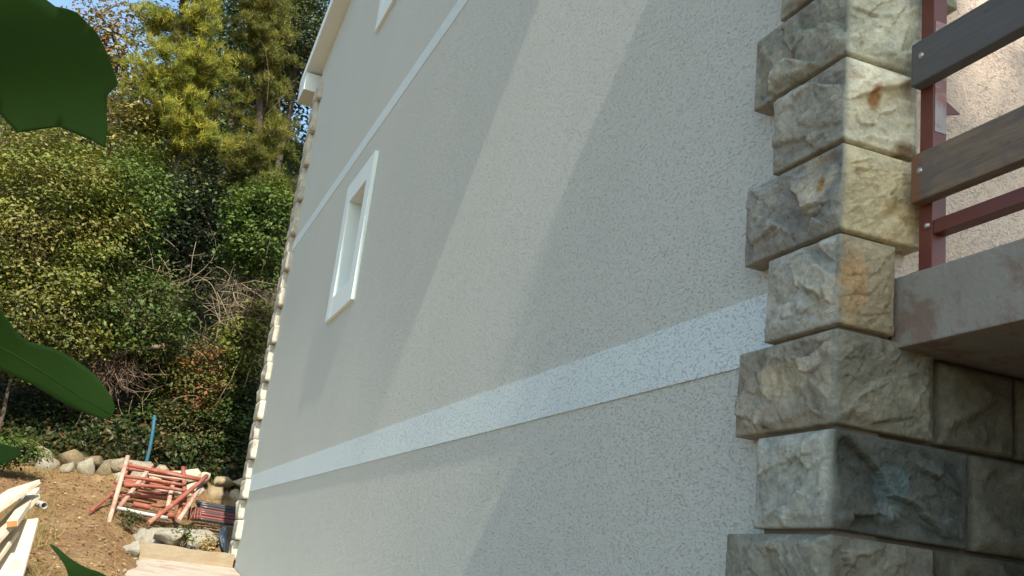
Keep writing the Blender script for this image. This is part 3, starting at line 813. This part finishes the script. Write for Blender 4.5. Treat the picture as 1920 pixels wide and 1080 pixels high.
# grey drain pipe poking out of the heap
p0 = at(60, 940, 6.25); p1 = at(83, 948, 6.0)
bm = bmesh.new()
for rr, fl in ((0.022, 0), (0.018, 1)):
    V, F = tube_arrays(np.linspace(p0 + (p0 - p1) * 2, p1, 3), rr, 16, cap=False)
    vv = [bm.verts.new(p) for p in V]
    for f in F: bm.faces.new([vv[i] for i in f])
bm.verts.ensure_lookup_table()
n3 = len(bm.verts) // 2
for k_ in range(16):
    k2 = (k_ + 1) % 16
    bm.faces.new([bm.verts[32 + k_], bm.verts[32 + k2], bm.verts[n3 + 32 + k2], bm.verts[n3 + 32 + k_]])
o = bm_obj('drain_pipe', bm, M_PIPE, None, smooth=True); tag(o, 'grey plastic pipe with open dark end poking from under the boards', 'pipe'); rebase(o)

# ------------------------------------------------------------------ foliage
def leaves(C, nrm, size, aspect=0.55, seed=0, droop=0.25):
    """diamond leaves folded along the midrib: 4 vertices, 2 triangles each"""
    r = np.random.default_rng(seed); n = len(C)
    nrm = nrm / np.linalg.norm(nrm, axis=1, keepdims=True)
    t_ = r.normal(size=(n, 3)); t_[:, 2] -= droop
    t_ -= nrm * np.sum(t_ * nrm, 1, keepdims=True); t_ /= np.linalg.norm(t_, axis=1, keepdims=True) + 1e-9
    b_ = np.cross(nrm, t_)
    L = (size * r.uniform(0.6, 1.35, n))[:, None]; W = L * aspect
    V = np.empty((n, 4, 3))
    V[:, 0] = C - t_ * L * 0.5
    V[:, 1] = C + b_ * W * 0.5 + nrm * W * 0.18
    V[:, 2] = C + t_ * L * 0.5
    V[:, 3] = C - b_ * W * 0.5 + nrm * W * 0.18
    i = np.arange(n)[:, None] * 4
    F = np.concatenate([i + np.array([0, 1, 2]), i + np.array([0, 2, 3])], 1).reshape(-1, 3)
    return V.reshape(-1, 3), F
def palette(n, cols, seed, jit=0.18):
    r = np.random.default_rng(seed); cols = np.array(cols)
    c = cols[r.integers(len(cols), size=n)] * r.uniform(1 - jit, 1 + jit, (n, 1))
    return c
def cluster_points(centre, rad, nclus, per, spread, seed, hollow=0.45, flat=0.42, minz=None):
    """leaf positions: twigs spread through an uneven ellipsoid, denser to its outside"""
    r = np.random.default_rng(seed)
    d = r.normal(size=(nclus, 3)); d /= np.linalg.norm(d, axis=1, keepdims=True)
    lump = 0.40 + 1.15 * fbm(d * 2.4 + seed, 3, seed)[:, None]
    q = (hollow + (1 - hollow) * r.random((nclus, 1)) ** 0.6) * lump
    cc = np.asarray(centre) + d * q * np.asarray(rad)
    P = np.repeat(cc, per, 0); dd = np.repeat(d, per, 0)
    off = r.normal(size=P.shape) * spread; off[:, 2] *= flat
    P = P + off
    nr = dd * 0.4 + r.normal(size=P.shape) * 0.45 + np.array([0, -0.1, 0.85])
    ci = np.repeat(np.arange(nclus), per)
    return P, nr, ci, cc
def limb_set(base, top, ends, r0, seed):
    specs = []
    trunk = bent(base, top, 0.05, 9, seed)
    specs.append((trunk, np.linspace(r0, r0 * 0.35, 9)))
    rr = np.random.default_rng(seed)
    for e in ends:
        s = trunk[rr.integers(3, 9)]
        L = np.linalg.norm(e - s); specs.append((bent(s, e, 0.09, 6, int(rr.integers(1e6))), np.linspace(min(r0 * 0.4, 0.02 + 0.012 * L), 0.004, 6)))
    return trunk, specs
def broadleaf(name, label, cat, u, v, y, ru, rv, ry, nclus, per, size, cols, seed, spread=None, group=None, hollow=0.45, trunk_r=0.05, aspect=0.55, base_off=(0, 0), nlimb=14):
    c = at(u, v, y); px = (y - CAM[1]) / FPX * 1.04
    rad = np.array([ru * px, ry, rv * px])
    b = np.array([c[0] + base_off[0], y + base_off[1], 0]); b[2] = float(g(b[0], b[1])) - 0.1
    t_ = thing(name, label, cat, tuple(b), group)
    if spread is None: spread = size * 2.2
    P, nr, ci, cc = cluster_points(c, rad, nclus, per, spread, seed, hollow)
    keep = P[:, 2] > g(P[:, 0], P[:, 1]) + 0.02
    keep &= ~((P[:, 0] > -0.25) & (P[:, 1] < 10.3))
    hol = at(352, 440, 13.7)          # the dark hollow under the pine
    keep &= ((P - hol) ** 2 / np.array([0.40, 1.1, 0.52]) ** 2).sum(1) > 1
    P, nr, ci = P[keep], nr[keep], ci[keep]
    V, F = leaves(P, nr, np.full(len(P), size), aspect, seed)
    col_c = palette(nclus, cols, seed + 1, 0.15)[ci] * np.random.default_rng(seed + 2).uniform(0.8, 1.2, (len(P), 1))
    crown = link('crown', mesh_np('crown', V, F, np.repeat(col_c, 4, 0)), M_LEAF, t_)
    ends = [cc[i] for i in np.random.default_rng(seed).choice(nclus, min(nlimb, nclus), replace=False)]
    ends = [e for e in ends if not (e[0] > -0.25 and e[1] < 10.3)]
    top = c + np.array([0, 0, rad[2] * 0.35])
    trunk, specs = limb_set(b, top, ends, trunk_r, seed)
    tubes('trunk', specs[:1], M_BARK, t_, 8)
    tubes('branches', specs[1:], M_BARK, t_, 5)
    return t_
YG = [(0.170, 0.185, 0.034), (0.125, 0.150, 0.028), (0.170, 0.175, 0.040), (0.080, 0.110, 0.022), (0.175, 0.155, 0.045)]
GR = [(0.050, 0.088, 0.016), (0.070, 0.115, 0.020), (0.035, 0.065, 0.013), (0.090, 0.130, 0.025)]
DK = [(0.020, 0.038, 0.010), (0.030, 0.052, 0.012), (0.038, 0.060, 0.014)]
OL = [(0.085, 0.085, 0.030), (0.060, 0.065, 0.022), (0.110, 0.095, 0.040)]
OR = [(0.30, 0.12, 0.035), (0.24, 0.13, 0.045), (0.16, 0.14, 0.045), (0.22, 0.19, 0.07), (0.13, 0.13, 0.035)]
RB = [(0.20, 0.075, 0.03), (0.15, 0.09, 0.035), (0.11, 0.10, 0.03), (0.08, 0.10, 0.02)]
SH = 'shrubs and trees on the hillside'
broadleaf('hornbeam_tree', 'big yellow green broadleaf tree with small leaves above the wall', 'tree', 60, 430, 12.7, 150, 205, 1.25, 760, 46, 0.058, YG, 11, 0.15, SH, trunk_r=0.06)
broadleaf('broadleaf_shrub', 'olive yellow shrub below the big yellow green tree', 'shrub', 50, 590, 12.3, 130, 95, 0.8, 300, 42, 0.055, YG[:4] + OL, 12, 0.14, SH, trunk_r=0.03)
broadleaf('oak_tree', 'tree with orange brown autumn leaves against the sky', 'tree', 195, 110, 17.0, 85, 150, 0.9, 170, 26, 0.085, OR, 13, 0.2, SH, trunk_r=0.06, hollow=0.3)
broadleaf('oak_tree', 'thin pale oak with browning leaves standing right beside the pine', 'tree', 245, 280, 15.8, 55, 150, 0.6, 130, 28, 0.075, OR[2:] + YG[:2], 14, 0.16, SH, trunk_r=0.05, hollow=0.3)
broadleaf('broadleaf_tree', 'fresh green tree between the yellow tree and the dark hollow', 'tree', 225, 430, 13.3, 90, 150, 0.9, 270, 40, 0.07, GR + YG[3:4], 15, 0.16, SH, trunk_r=0.05)
broadleaf('broadleaf_shrub', 'bright green shrub below the dark hollow', 'shrub', 250, 585, 12.7, 95, 80, 0.75, 150, 40, 0.06, GR[:3] + OL[:1] + YG[3:4], 16, 0.14, SH, trunk_r=0.03)
broadleaf('holm_oak', 'dark evergreen tree high on the slope above the roof corner', 'tree', 555, 60, 21.0, 85, 110, 1.4, 260, 44, 0.085, DK + OL[:2], 17, 0.28, SH, trunk_r=0.09)
broadleaf('holm_oak', 'near black tree standing in for the shade in the hollow under the pine', 'tree', 365, 430, 15.5, 95, 125, 0.45, 260, 44, 0.075, [(0.016, 0.028, 0.009), (0.011, 0.019, 0.007)], 18, 0.25, SH, trunk_r=0.08)  # shade of the hollow is put into the nearly black leaf colour
broadleaf('laurel_shrub', 'glossy mid green shrub growing close to the far stone quoins', 'shrub', 490, 430, 12.9, 60, 95, 0.8, 240, 40, 0.066, GR, 19, 0.13, SH, trunk_r=0.035)
broadleaf('broadleaf_shrub', 'yellowish shrub touching the house corner under the twig heap', 'shrub', 470, 630, 12.95, 50, 75, 0.4, 130, 40, 0.058, YG[:4], 20, 0.11, SH, trunk_r=0.025)
broadleaf('vine_shrub', 'shrub with reddening leaves above the blue pole', 'shrub', 385, 715, 12.9, 60, 75, 0.35, 110, 34, 0.06, RB, 21, 0.12, SH, trunk_r=0.02, hollow=0.2)
broadleaf('broadleaf_shrub', 'low green shrub behind the stone wall and red frames', 'shrub', 350, 805, 12.75, 70, 55, 0.3, 100, 38, 0.052, OL + GR[:1] + DK[2:], 22, 0.11, SH, trunk_r=0.02)
broadleaf('broadleaf_shrub', 'olive green shrub around the end of the fallen log', 'shrub', 290, 690, 13.2, 60, 60, 0.4, 120, 38, 0.062, OL + GR[:2], 23, 0.12, SH, trunk_r=0.02)
broadleaf('broadleaf_shrub', 'dark shaded shrub under the yellow green tree behind the stone wall', 'shrub', 80, 775, 13.4, 130, 50, 0.3, 80, 38, 0.055, DK + OL[:1], 24, 0.14, SH, trunk_r=0.02)
broadleaf('laurel_shrub', 'deep green shrub beside the yellowish one at the house corner', 'shrub', 440, 780, 12.8, 40, 95, 0.3, 140, 38, 0.055, DK + GR[:1], 25, 0.11, SH, trunk_r=0.02)
broadleaf('holm_oak', 'very dark evergreen tree on the slope behind both pines', 'tree', 470, 120, 24.0, 170, 300, 1.2, 420, 50, 0.13, DK, 36, 0.4, SH, trunk_r=0.12, hollow=0.2)
broadleaf('broadleaf_tree', 'tall dull green tree filling the slope behind the yellow tree', 'tree', 110, 300, 19.5, 170, 180, 1.2, 300, 44, 0.085, GR[:2] + OL, 26, 0.28, SH, trunk_r=0.09)
broadleaf('broadleaf_tree', 'tall dark tree filling the slope behind the pine', 'tree', 430, 230, 21.5, 150, 220, 1.4, 330, 44, 0.09, DK + GR[:1] + OL[:1], 27, 0.3, SH, trunk_r=0.1)
broadleaf('ivy_shrub', 'small bright ivy clump hanging over the rocks by the boards', 'shrub', 20, 845, 11.2, 45, 26, 0.2, 60, 34, 0.05, GR + OL[:1], 28, 0.08, SH, trunk_r=0.012)

# pines with needle tufts
def pine(label, u, vmid, y0, vtop, reach, nb, seed, f0=0.18, cols=None):
    c = at(u, vmid, y0)
    base = np.array([c[0] + 0.25, y0 + 0.9, 0]); base[2] = float(g(base[0], base[1])) - 0.1
    t_ = thing('pine_tree', label, 'tree', tuple(base), SH)
    top = at(u - 15, vtop, y0)
    trunk = bent(base, top, 0.015, 14, 5)
    tubes('trunk', [(trunk, np.linspace(0.12, 0.03, 14))], M_BARK, t_, 10)
    r = np.random.default_rng(seed)
    specs = []; tuft = []
    for k in range(nb):
        f = r.uniform(f0, 0.98)
        i_ = f * 13; a = int(i_); s = trunk[a] * (1 - (i_ - a)) + trunk[min(13, a + 1)] * (i_ - a)
        an = r.uniform(0, 2 * math.pi); L = (reach - 0.4 * reach * f) * r.uniform(0.55, 1.1)
        e = s + np.array([math.cos(an) * L * 0.75, math.sin(an) * L * 0.9, L * r.uniform(0.0, 0.5)])
        pts = bent(s, e, 0.07, 7, int(r.integers(1e6)))
        specs.append((pts, np.linspace(0.02, 0.005, 7)))
        # side twigs carrying dense tufts
        for q in range(11):
            ff = r.uniform(0.25, 1.0) * 6; a = min(5, int(ff)); p = pts[a] * (1 - (ff - a)) + pts[a + 1] * (ff - a)
            dr = r.normal(size=3) * np.array([1, 1, 0.35]) + np.array([0, 0, 0.25]); dr /= np.linalg.norm(dr)
            tl = r.uniform(0.12, 0.34)
            specs.append((np.array([p, p + dr * tl * 0.5, p + dr * tl]), np.array([0.006, 0.005, 0.003])))
            for h in range(7):
                tuft.append((p + dr * tl * (0.25 + 0.13 * h) + r.normal(size=3) * 0.03, k * 11 + q))
    tubes('branches', specs, M_BARK, t_, 4)
    P = np.array([q[0] for q in tuft]); K = np.array([q[1] for q in tuft])
    ok = ~((P[:, 0] > -0.25) & (P[:, 1] < 10.3)); P = P[ok]; K = K[ok]
    n = len(P); m_ = 16
    d = r.normal(size=(n, m_, 3)) * 0.75 + np.array([0, -0.1, 0.7]); d /= np.linalg.norm(d, axis=2, keepdims=True)
    L = r.uniform(0.07, 0.13, (n, m_, 1)); sd = np.cross(d, r.normal(size=(n, m_, 3))); sd /= np.linalg.norm(sd, axis=2, keepdims=True)
    Pc = P[:, None, :] + r.normal(size=(n, m_, 3)) * 0.02
    V = np.stack([Pc - sd * 0.0045, Pc + sd * 0.0045, Pc + d * L], 2).reshape(-1, 3)
    F = np.arange(len(V)).reshape(-1, 3)
    cc = palette(nb * 11, cols or [(0.23, 0.24, 0.026), (0.18, 0.20, 0.022), (0.27, 0.26, 0.030), (0.12, 0.145, 0.020)], seed + 2)[K]
    cc = np.repeat((cc[:, None, :] * r.uniform(0.75, 1.25, (n, m_, 1))).reshape(-1, 3), 3, 0)
    link('crown', mesh_np('crown', V, F, cc), M_LEAF, t_)
pine('tall pine with bright yellow green needles in the sun', 388, 200, 15.6, -330, 1.45, 150, 31, 0.30)
pine('olive green pine standing on the slope close to the roof corner', 520, 260, 16.8, -60, 1.15, 80, 37, 0.25, [(0.12, 0.13, 0.020), (0.09, 0.10, 0.018), (0.15, 0.145, 0.022)])

# undergrowth that covers the slope
def undergrowth():
    r = np.random.default_rng(41); n = 34000
    y = 12.22 + 14 * r.random(n) ** 1.5; x = -5.5 + r.random(n) * 9
    x = np.where(r.random(n) < 0.75, -3.4 + r.random(n) * (4.2 + 0.22 * (y - 12)), x)
    P = np.stack([x, y, np.zeros(n)], 1)
    hgt = 0.75 * fbm(P * 0.9, 3, 5)
    P[:, 2] = g(x, y) + hgt * r.random(n) ** 0.7 * 1.2 - 0.03
    nr = r.normal(size=(n, 3)) * 0.6 + np.array([0, -0.3, 0.6])
    V, F = leaves(P, nr, np.full(n, 0.085), 0.5, 42)
    c = palette(n, DK + DK + DK[:1] + OL[1:2] + RB[1:2], 43) * 0.85
    o = link('undergrowth', mesh_np('undergrowth', V, F, np.repeat(c, 4, 0)), M_LEAF)
    tag(o, 'dark tangled undergrowth covering the slope under the trees', 'undergrowth', kind='stuff')
undergrowth()

# bare canes, twig heap, fallen log, brushwood
def cane(label, pts, rad, mat=M_TWIG, name='bare_cane', group='bare canes in the thicket'):
    P = np.array([at(*p) for p in pts]); ts = np.linspace(0, len(P) - 1, 14)
    Q = np.array([[np.interp(t_, np.arange(len(P)), P[:, k]) for k in range(3)] for t_ in ts])
    Q[1:-1] = (Q[:-2] + 2 * Q[1:-1] + Q[2:]) / 4; Q[1:-1] = (Q[:-2] + 2 * Q[1:-1] + Q[2:]) / 4
    o = tubes(name, [(Q, np.linspace(rad, rad * 0.4, 14))], mat, None, 6); tag(o, label, 'cane', group); return rebase(o)
cane('pale green cane arching over the dark gap beside the twig heap', [(404, 640, 12.9), (415, 590, 12.85), (405, 545, 12.8), (388, 522, 12.8), (362, 528, 12.8)], 0.008)
cane('straight bare cane crossing the dark hollow', [(455, 545, 13.0), (420, 524, 12.95), (380, 520, 12.95)], 0.007)
cane('long thin bare cane hanging in front of the dark hollow', [(250, 440, 13.6), (285, 430, 13.4), (320, 455, 13.3), (335, 470, 13.3)], 0.007)
cane('thin upright cane beside the fallen log', [(303, 650, 12.9), (310, 620, 12.9), (300, 585, 12.9)], 0.006)
cane('curved grey cane rising over the pine foliage near the roof', [(500, 200, 14.5), (505, 140, 14.5), (497, 88, 14.5), (488, 72, 14.5), (481, 86, 14.5)], 0.0055, M_BARK)
cane('slender dry branch slanting up towards the roof corner', [(498, 215, 14.6), (522, 192, 14.6), (540, 164, 14.65), (556, 148, 14.7)], 0.006, M_BARK)
cane('bare dark branch in front of the patch of sky', [(180, 30, 16.5), (205, 16, 16.5), (235, 2, 16.5)], 0.022, M_BARK)
specs = []; r = np.random.default_rng(53)
for k in range(150):
    p = at(r.uniform(150, 500), r.uniform(470, 860), r.uniform(12.45, 13.2)); d = r.normal(size=3) * np.array([0.14, 0.06, 0.20]) + np.array([0.03, 0, 0.10])
    if p[0] > 0.9: continue
    specs.append((bent(p - d, p + d, 0.16, 7, int(r.integers(1e6))), np.linspace(0.0045, 0.0015, 7)))
o = tubes('bare_twigs', specs, M_TWIG, None, 4); tag(o, 'thin bare twigs tangled through the shrubs above the stone wall', 'twigs', kind='stuff'); rebase(o)
r = np.random.default_rng(51); specs = []
for k in range(80):
    p = at(470 + r.normal() * 22, 580 + r.normal() * 22, 12.75 + r.normal() * 0.08); d = r.normal(size=3) * np.array([0.28, 0.08, 0.16])
    specs.append((bent(p - d, p + d, 0.18, 6, int(r.integers(1e6))), np.linspace(0.006, 0.002, 6)))
o = tubes('twig_heap', specs, M_TWIG, None, 4); tag(o, 'tangle of dead brown twigs caught on the shrubs near the house corner', 'twigs', kind='stuff'); rebase(o)
specs = []
tip = at(238, 668, 12.55)
for k in range(240):
    a = at(215 + r.normal() * 30, 690 + r.normal() * 20, 12.62 + r.normal() * 0.07)
    d = r.normal(size=3) * np.array([0.10, 0.05, 0.06]) + np.array([0.03, 0, -0.11]) * (1 if k % 4 else -0.6)
    specs.append((bent(a, a + d * r.uniform(0.6, 1.8), 0.2, 6, int(r.integers(1e6))), np.linspace(0.0045, 0.0015, 6)))
o = tubes('brushwood', specs, simple('brushwood_bark', (0.17, 0.12, 0.09), 0.95, 0.3, 20, 0.002, 60), None, 4); tag(o, 'hanging bundle of dead reddish brown brushwood under the fallen log', 'brushwood', kind='stuff'); rebase(o)
p0 = at(150, 672, 12.75); p1 = at(308, 648, 12.45)
lg = thing('fallen_log', 'grey fallen trunk with an orange sawn end above the brushwood', 'log', tuple((p0 + p1) / 2))
tubes('log', [(bent(p0, p1, 0.03, 6, 2), np.linspace(0.016, 0.030, 6))], M_GREYLOG, lg, 10)
ax = (p1 - p0) / np.linalg.norm(p1 - p0)
tubes('sawn_end', [(np.array([p1 - ax * 0.004, p1 + ax * 0.004]), 0.029)], M_CUT, lg, 12)
q0 = p0 + (p1 - p0) * 0.3
tubes('side_branch', [(bent(q0, at(205, 628, 12.5), 0.06, 5, 8), np.linspace(0.014, 0.006, 5))], M_TWIG, lg, 6)

# dry grass, litter and weeds on the soil
def grass():
    r = np.random.default_rng(61); n = 60000
    x = -4.2 + r.random(n) * 4.3; y = 5.2 + r.random(n) * 7.6
    dens = fbm(np.stack([x * 1.5, y * 1.5, np.zeros(n)], 1), 3, 8)
    keep = (dens > 0.40 + 0.18 * r.random(n)) & ~((x > -1.0) & (y < 9.55)) & ~((np.abs(x + 1.25) < 0.3) & (y < 9.6) & (r.random(n) < 0.8))
    x, y = x[keep], y[keep]; n = len(x)
    z = g(x, y) - 0.02
    h = r.uniform(0.03, 0.13, n) * (0.5 + dens[keep])
    ln = r.normal(size=(n, 2)) * 0.8 * h[:, None]; an = r.uniform(0, math.pi, n); w_ = 0.0028
    V = np.empty((n, 3, 3))
    V[:, 0] = np.stack([x - np.cos(an) * w_, y - np.sin(an) * w_, z], 1)
    V[:, 1] = np.stack([x + np.cos(an) * w_, y + np.sin(an) * w_, z], 1)
    V[:, 2] = np.stack([x + ln[:, 0], y + ln[:, 1], z + h], 1)
    c = palette(n, [(0.28, 0.20, 0.085), (0.23, 0.16, 0.07), (0.32, 0.24, 0.12), (0.23, 0.18, 0.07), (0.14, 0.15, 0.045)], 62)
    o = link('dry_grass', mesh_np('dry_grass', V.reshape(-1, 3), np.arange(3 * n).reshape(-1, 3), np.repeat(c, 3, 0)), M_GRASS)
    tag(o, 'short dry straw coloured grass on the soil', 'grass', kind='stuff')
    n = 5000
    x = -4.2 + r.random(n) * 4.2; y = 5.0 + r.random(n) * 7; k = ~((x > -1.0) & (y < 9.55)); x, y = x[k], y[k]
    P = np.stack([x, y, g(x, y) + 0.012], 1)
    nr = r.normal(size=P.shape) * 0.3 + np.array([0, 0, 1.0])
    V, F = leaves(P, nr, np.full(len(P), 0.04), 0.6, 63)
    o = link('leaf_litter', mesh_np('leaf_litter', V, F, np.repeat(palette(len(P), [(0.30, 0.18, 0.08), (0.34, 0.25, 0.14), (0.20, 0.11, 0.05)], 64), 4, 0)), M_GRASS)
    tag(o, 'scattered dead leaves lying on the soil', 'leaf litter', kind='stuff')
    # pebbles
    n = 420; x = -4 + r.random(n) * 4.0; y = 5 + r.random(n) * 6.8; k = ~((x > -1.0) & (y < 9.55)); x, y = x[k], y[k]; n = len(x)
    oc = np.array([(1, 0, 0), (0, 1, 0), (-1, 0, 0), (0, -1, 0), (0, 0, 1), (0, 0, -1)], float)
    of = np.array([(0, 1, 4), (1, 2, 4), (2, 3, 4), (3, 0, 4), (1, 0, 5), (2, 1, 5), (3, 2, 5), (0, 3, 5)])
    s = r.uniform(0.006, 0.022, (n, 1, 1)) * r.uniform(0.6, 1.3, (n, 1, 3))
    V = np.stack([x, y, g(x, y) + 0.005], 1)[:, None, :] + oc[None] * s * r.uniform(0.7, 1.2, (n, 6, 1))
    F = (np.arange(n)[:, None, None] * 6 + of[None]).reshape(-1, 3)
    o = link('gravel', mesh_np('gravel', V.reshape(-1, 3), F, np.repeat(palette(n, [(0.30, 0.24, 0.17), (0.24, 0.17, 0.11), (0.38, 0.33, 0.26)], 65), 6, 0)), M_RUBBLE)
    tag(o, 'pale pebbles scattered over the soil', 'gravel', kind='stuff')
grass()
def weed(label, u, v, y, rad, n, cols, seed, size=0.035):
    c = at(u, v, y); t_ = thing('weed', label, 'weed', (c[0], c[1], c[2] - rad), 'weeds around the step')
    P, nr, ci, cc = cluster_points(c, (rad, rad * 0.7, rad), n, 9, size * 0.8, seed, 0.2)
    V, F = leaves(P, nr, np.full(len(P), size), 0.5, seed)
    link('foliage', mesh_np('foliage', V, F, np.repeat(palette(len(P), cols, seed), 4, 0)), M_LEAF, t_)
    tubes('stem', [(bent((c[0], c[1], c[2] - rad * 1.3), cc[i], 0.1, 5, i), np.linspace(0.004, 0.0015, 5)) for i in range(8)], M_TWIG, t_, 4)
weed('small green weed growing in front of the boulder', 345, 1002, 9.45, 0.10, 40, GR + OL, 81)
weed('straw coloured weed between the boulder and the step', 392, 1022, 9.5, 0.10, 36, [(0.38, 0.28, 0.12), (0.30, 0.24, 0.10)], 82)
weed('dry weed sprouting beside the open end of the step', 236, 1055, 8.9, 0.09, 30, OL + [(0.3, 0.24, 0.1)], 83)
weed('green tuft growing under the galvanised tube', 240, 968, 9.9, 0.10, 40, OL + GR[:1], 84)

# ------------------------------------------------------------------ fig tree: a few leaves reach into view; added shade tree behind the camera
fig = thing('fig_tree', 'fig tree with large dark green leaves hanging beside the path', 'tree', (-2.15, -0.95, 0))
def fig_leaf(outline, d0, d1, seed, cup=0.02, lab=None):
    """outline in pixels; depth runs from d0 at the left-most point to d1 at the right-most"""
    pts = np.array(outline, float); u0, u1 = pts[:, 0].min(), pts[:, 0].max()
    bm = bmesh.new()
    vv = [bm.verts.new((p[0], p[1], 0)) for p in pts]
    bm.faces.new(vv)
    bmesh.ops.triangulate(bm, faces=bm.faces[:])
    for _ in range(3):
        bmesh.ops.subdivide_edges(bm, edges=bm.edges[:], cuts=1)
        bmesh.ops.triangulate(bm, faces=bm.faces[:])
    c = pts.mean(0); R_ = np.abs(pts - c).max()
    for v in bm.verts:
        u, vv_ = v.co.x, v.co.y
        rr = ((u - c[0]) ** 2 + (vv_ - c[1]) ** 2) / R_ ** 2
        d = d0 + (d1 - d0) * (u - u0) / (u1 - u0) + cup * rr + 0.012 * math.sin((vv_ - c[1]) / 60.0 + seed) + 0.00022 * (vv_ - c[1])
        v.co = Vector(atd(u, vv_, d))
    bmesh.ops.recalc_face_normals(bm, faces=bm.faces[:])
    me = bpy.data.meshes.new('leaf'); bm.to_mesh(me); bm.free()
    for p in me.polygons: p.use_smooth = True
    o = link('leaf', me, M_FIG, fig)
    md = o.modifiers.new('thickness', 'SOLIDIFY'); md.thickness = 0.0006
    if lab: o['label'] = lab
    return atd(pts[:, 0].min() + 0.25 * (u1 - u0), c[1], d0)
def spline(pts, k=3):
    """closed Catmull-Rom through the outline points"""
    P = np.array(pts, float); n = len(P); out = []
    for i in range(n):
        p0, p1, p2, p3 = P[i - 1], P[i], P[(i + 1) % n], P[(i + 2) % n]
        for j in range(k):
            t_ = j / k
            out.append(0.5 * ((2 * p1) + (-p0 + p2) * t_ + (2 * p0 - 5 * p1 + 4 * p2 - p3) * t_ ** 2 + (-p0 + 3 * p1 - 3 * p2 + p3) * t_ ** 3))
    return out
anchors = []
anchors.append(fig_leaf([(-40, -110), (30, -60), (80, -6), (104, 12), (126, 16), (146, 24), (166, 46), (182, 62), (194, 86), (205, 108), (213, 132), (221, 156), (197, 157), (200, 180), (199, 210), (201, 240), (197, 277), (168, 262), (140, 250), (110, 238), (84, 222), (60, 212), (46, 228), (32, 249), (16, 232), (-6, 208), (-60, 215), (-130, 230), (-190, 190), (-230, 90), (-210, -40), (-150, -120)], 0.66, 0.80, 1, 0.03, 'large jagged dark green leaf'))
anchors.append(fig_leaf(spline([(-140, 520), (-60, 545), (0, 582), (24, 612), (52, 640), (100, 652), (146, 678), (186, 712), (210, 748), (214, 770), (200, 786), (168, 778), (122, 758), (62, 722), (0, 694), (-80, 668), (-160, 620)], 2), 0.72, 0.86, 2, 0.03, 'long curved dark green leaf'))
def midrib(pts, d0, d1):
    P = np.array([atd(u, v, d0 + (d1 - d0) * k / (len(pts) - 1)) for k, (u, v) in enumerate(pts)])
    lf = [o for o in fig.children if o.name.startswith('leaf')][-1]
    o = tubes('midrib', [(P, np.linspace(0.0011, 0.0005, len(P)))], M_FIG, None, 6); o.parent = lf
midrib([(-150, 575), (-60, 622), (20, 662), (90, 704), (150, 744), (205, 776)], 0.718, 0.868)
anchors.append(fig_leaf(spline([(-120, 830), (-40, 828), (10, 833), (41, 846), (28, 860), (4, 871), (-60, 880), (-130, 870)], 2), 0.72, 0.84, 3, 0.01))
anchors.append(fig_leaf(spline([(92, 1021), (106, 1026), (132, 1048), (165, 1066), (205, 1082), (240, 1130), (200, 1170), (150, 1160), (122, 1120), (128, 1078), (112, 1046)], 2), 0.74, 0.80, 4, 0.01))
# branch on which those leaves sit, out of frame
B0 = np.array([-2.15, -0.95, 0.0]); B1 = atd(-420, 900, 0.8); B2 = atd(-420, 300, 0.75); B3 = atd(-380, -320, 0.8)
crown_c = np.array([-0.1, -9.0, 8.5])
tubes('trunk', [(np.array([B0, B0 + (0.02, 0.02, 0.6), B1 * 0.5 + B0 * 0.5 + np.array([0, 0, 0.3]), B1, B2, B3]), np.array([0.05, 0.045, 0.03, 0.02, 0.015, 0.008]))], M_FIGSTEM, fig, 10)
for k, a in enumerate(anchors):
    s = [B2, B2 * 0.6 + B1 * 0.4, B1, B1 * 0.9 + B0 * 0.1][k]
    tubes('petiole', [(bent(s, a, 0.04, 6, k), np.linspace(0.004, 0.0022, 6))], M_FIGSTEM, fig, 6)

shade = thing('broadleaf_tree', 'unseen leafy tree added opposite the house to shade the balcony corner', 'tree', (-0.6, -9.8, -0.15))  # out of view, added to keep direct sun off the front corner
P, nr, ci, cc = cluster_points(crown_c, (2.9, 1.7, 2.9), 900, 16, 0.19, 91, 0.1)
ok = (P[:, 1] < -2.15)
P, nr = P[ok], nr[ok]
V, F = leaves(P, nr, np.full(len(P), 0.16), 0.8, 92)
link('crown', mesh_np('crown', V, F, np.repeat(palette(len(P), GR, 93), 4, 0)), M_LEAF, shade)
trunk, specs = limb_set(np.array([-0.6, -9.8, -0.15]), crown_c + np.array([0, -0.4, 0.6]), [c_ for c_ in cc[::14] if c_[1] < -2.4], 0.13, 94)
tubes('trunk', specs[:1], M_BARK, shade, 10); tubes('branches', specs[1:], M_BARK, shade, 6)
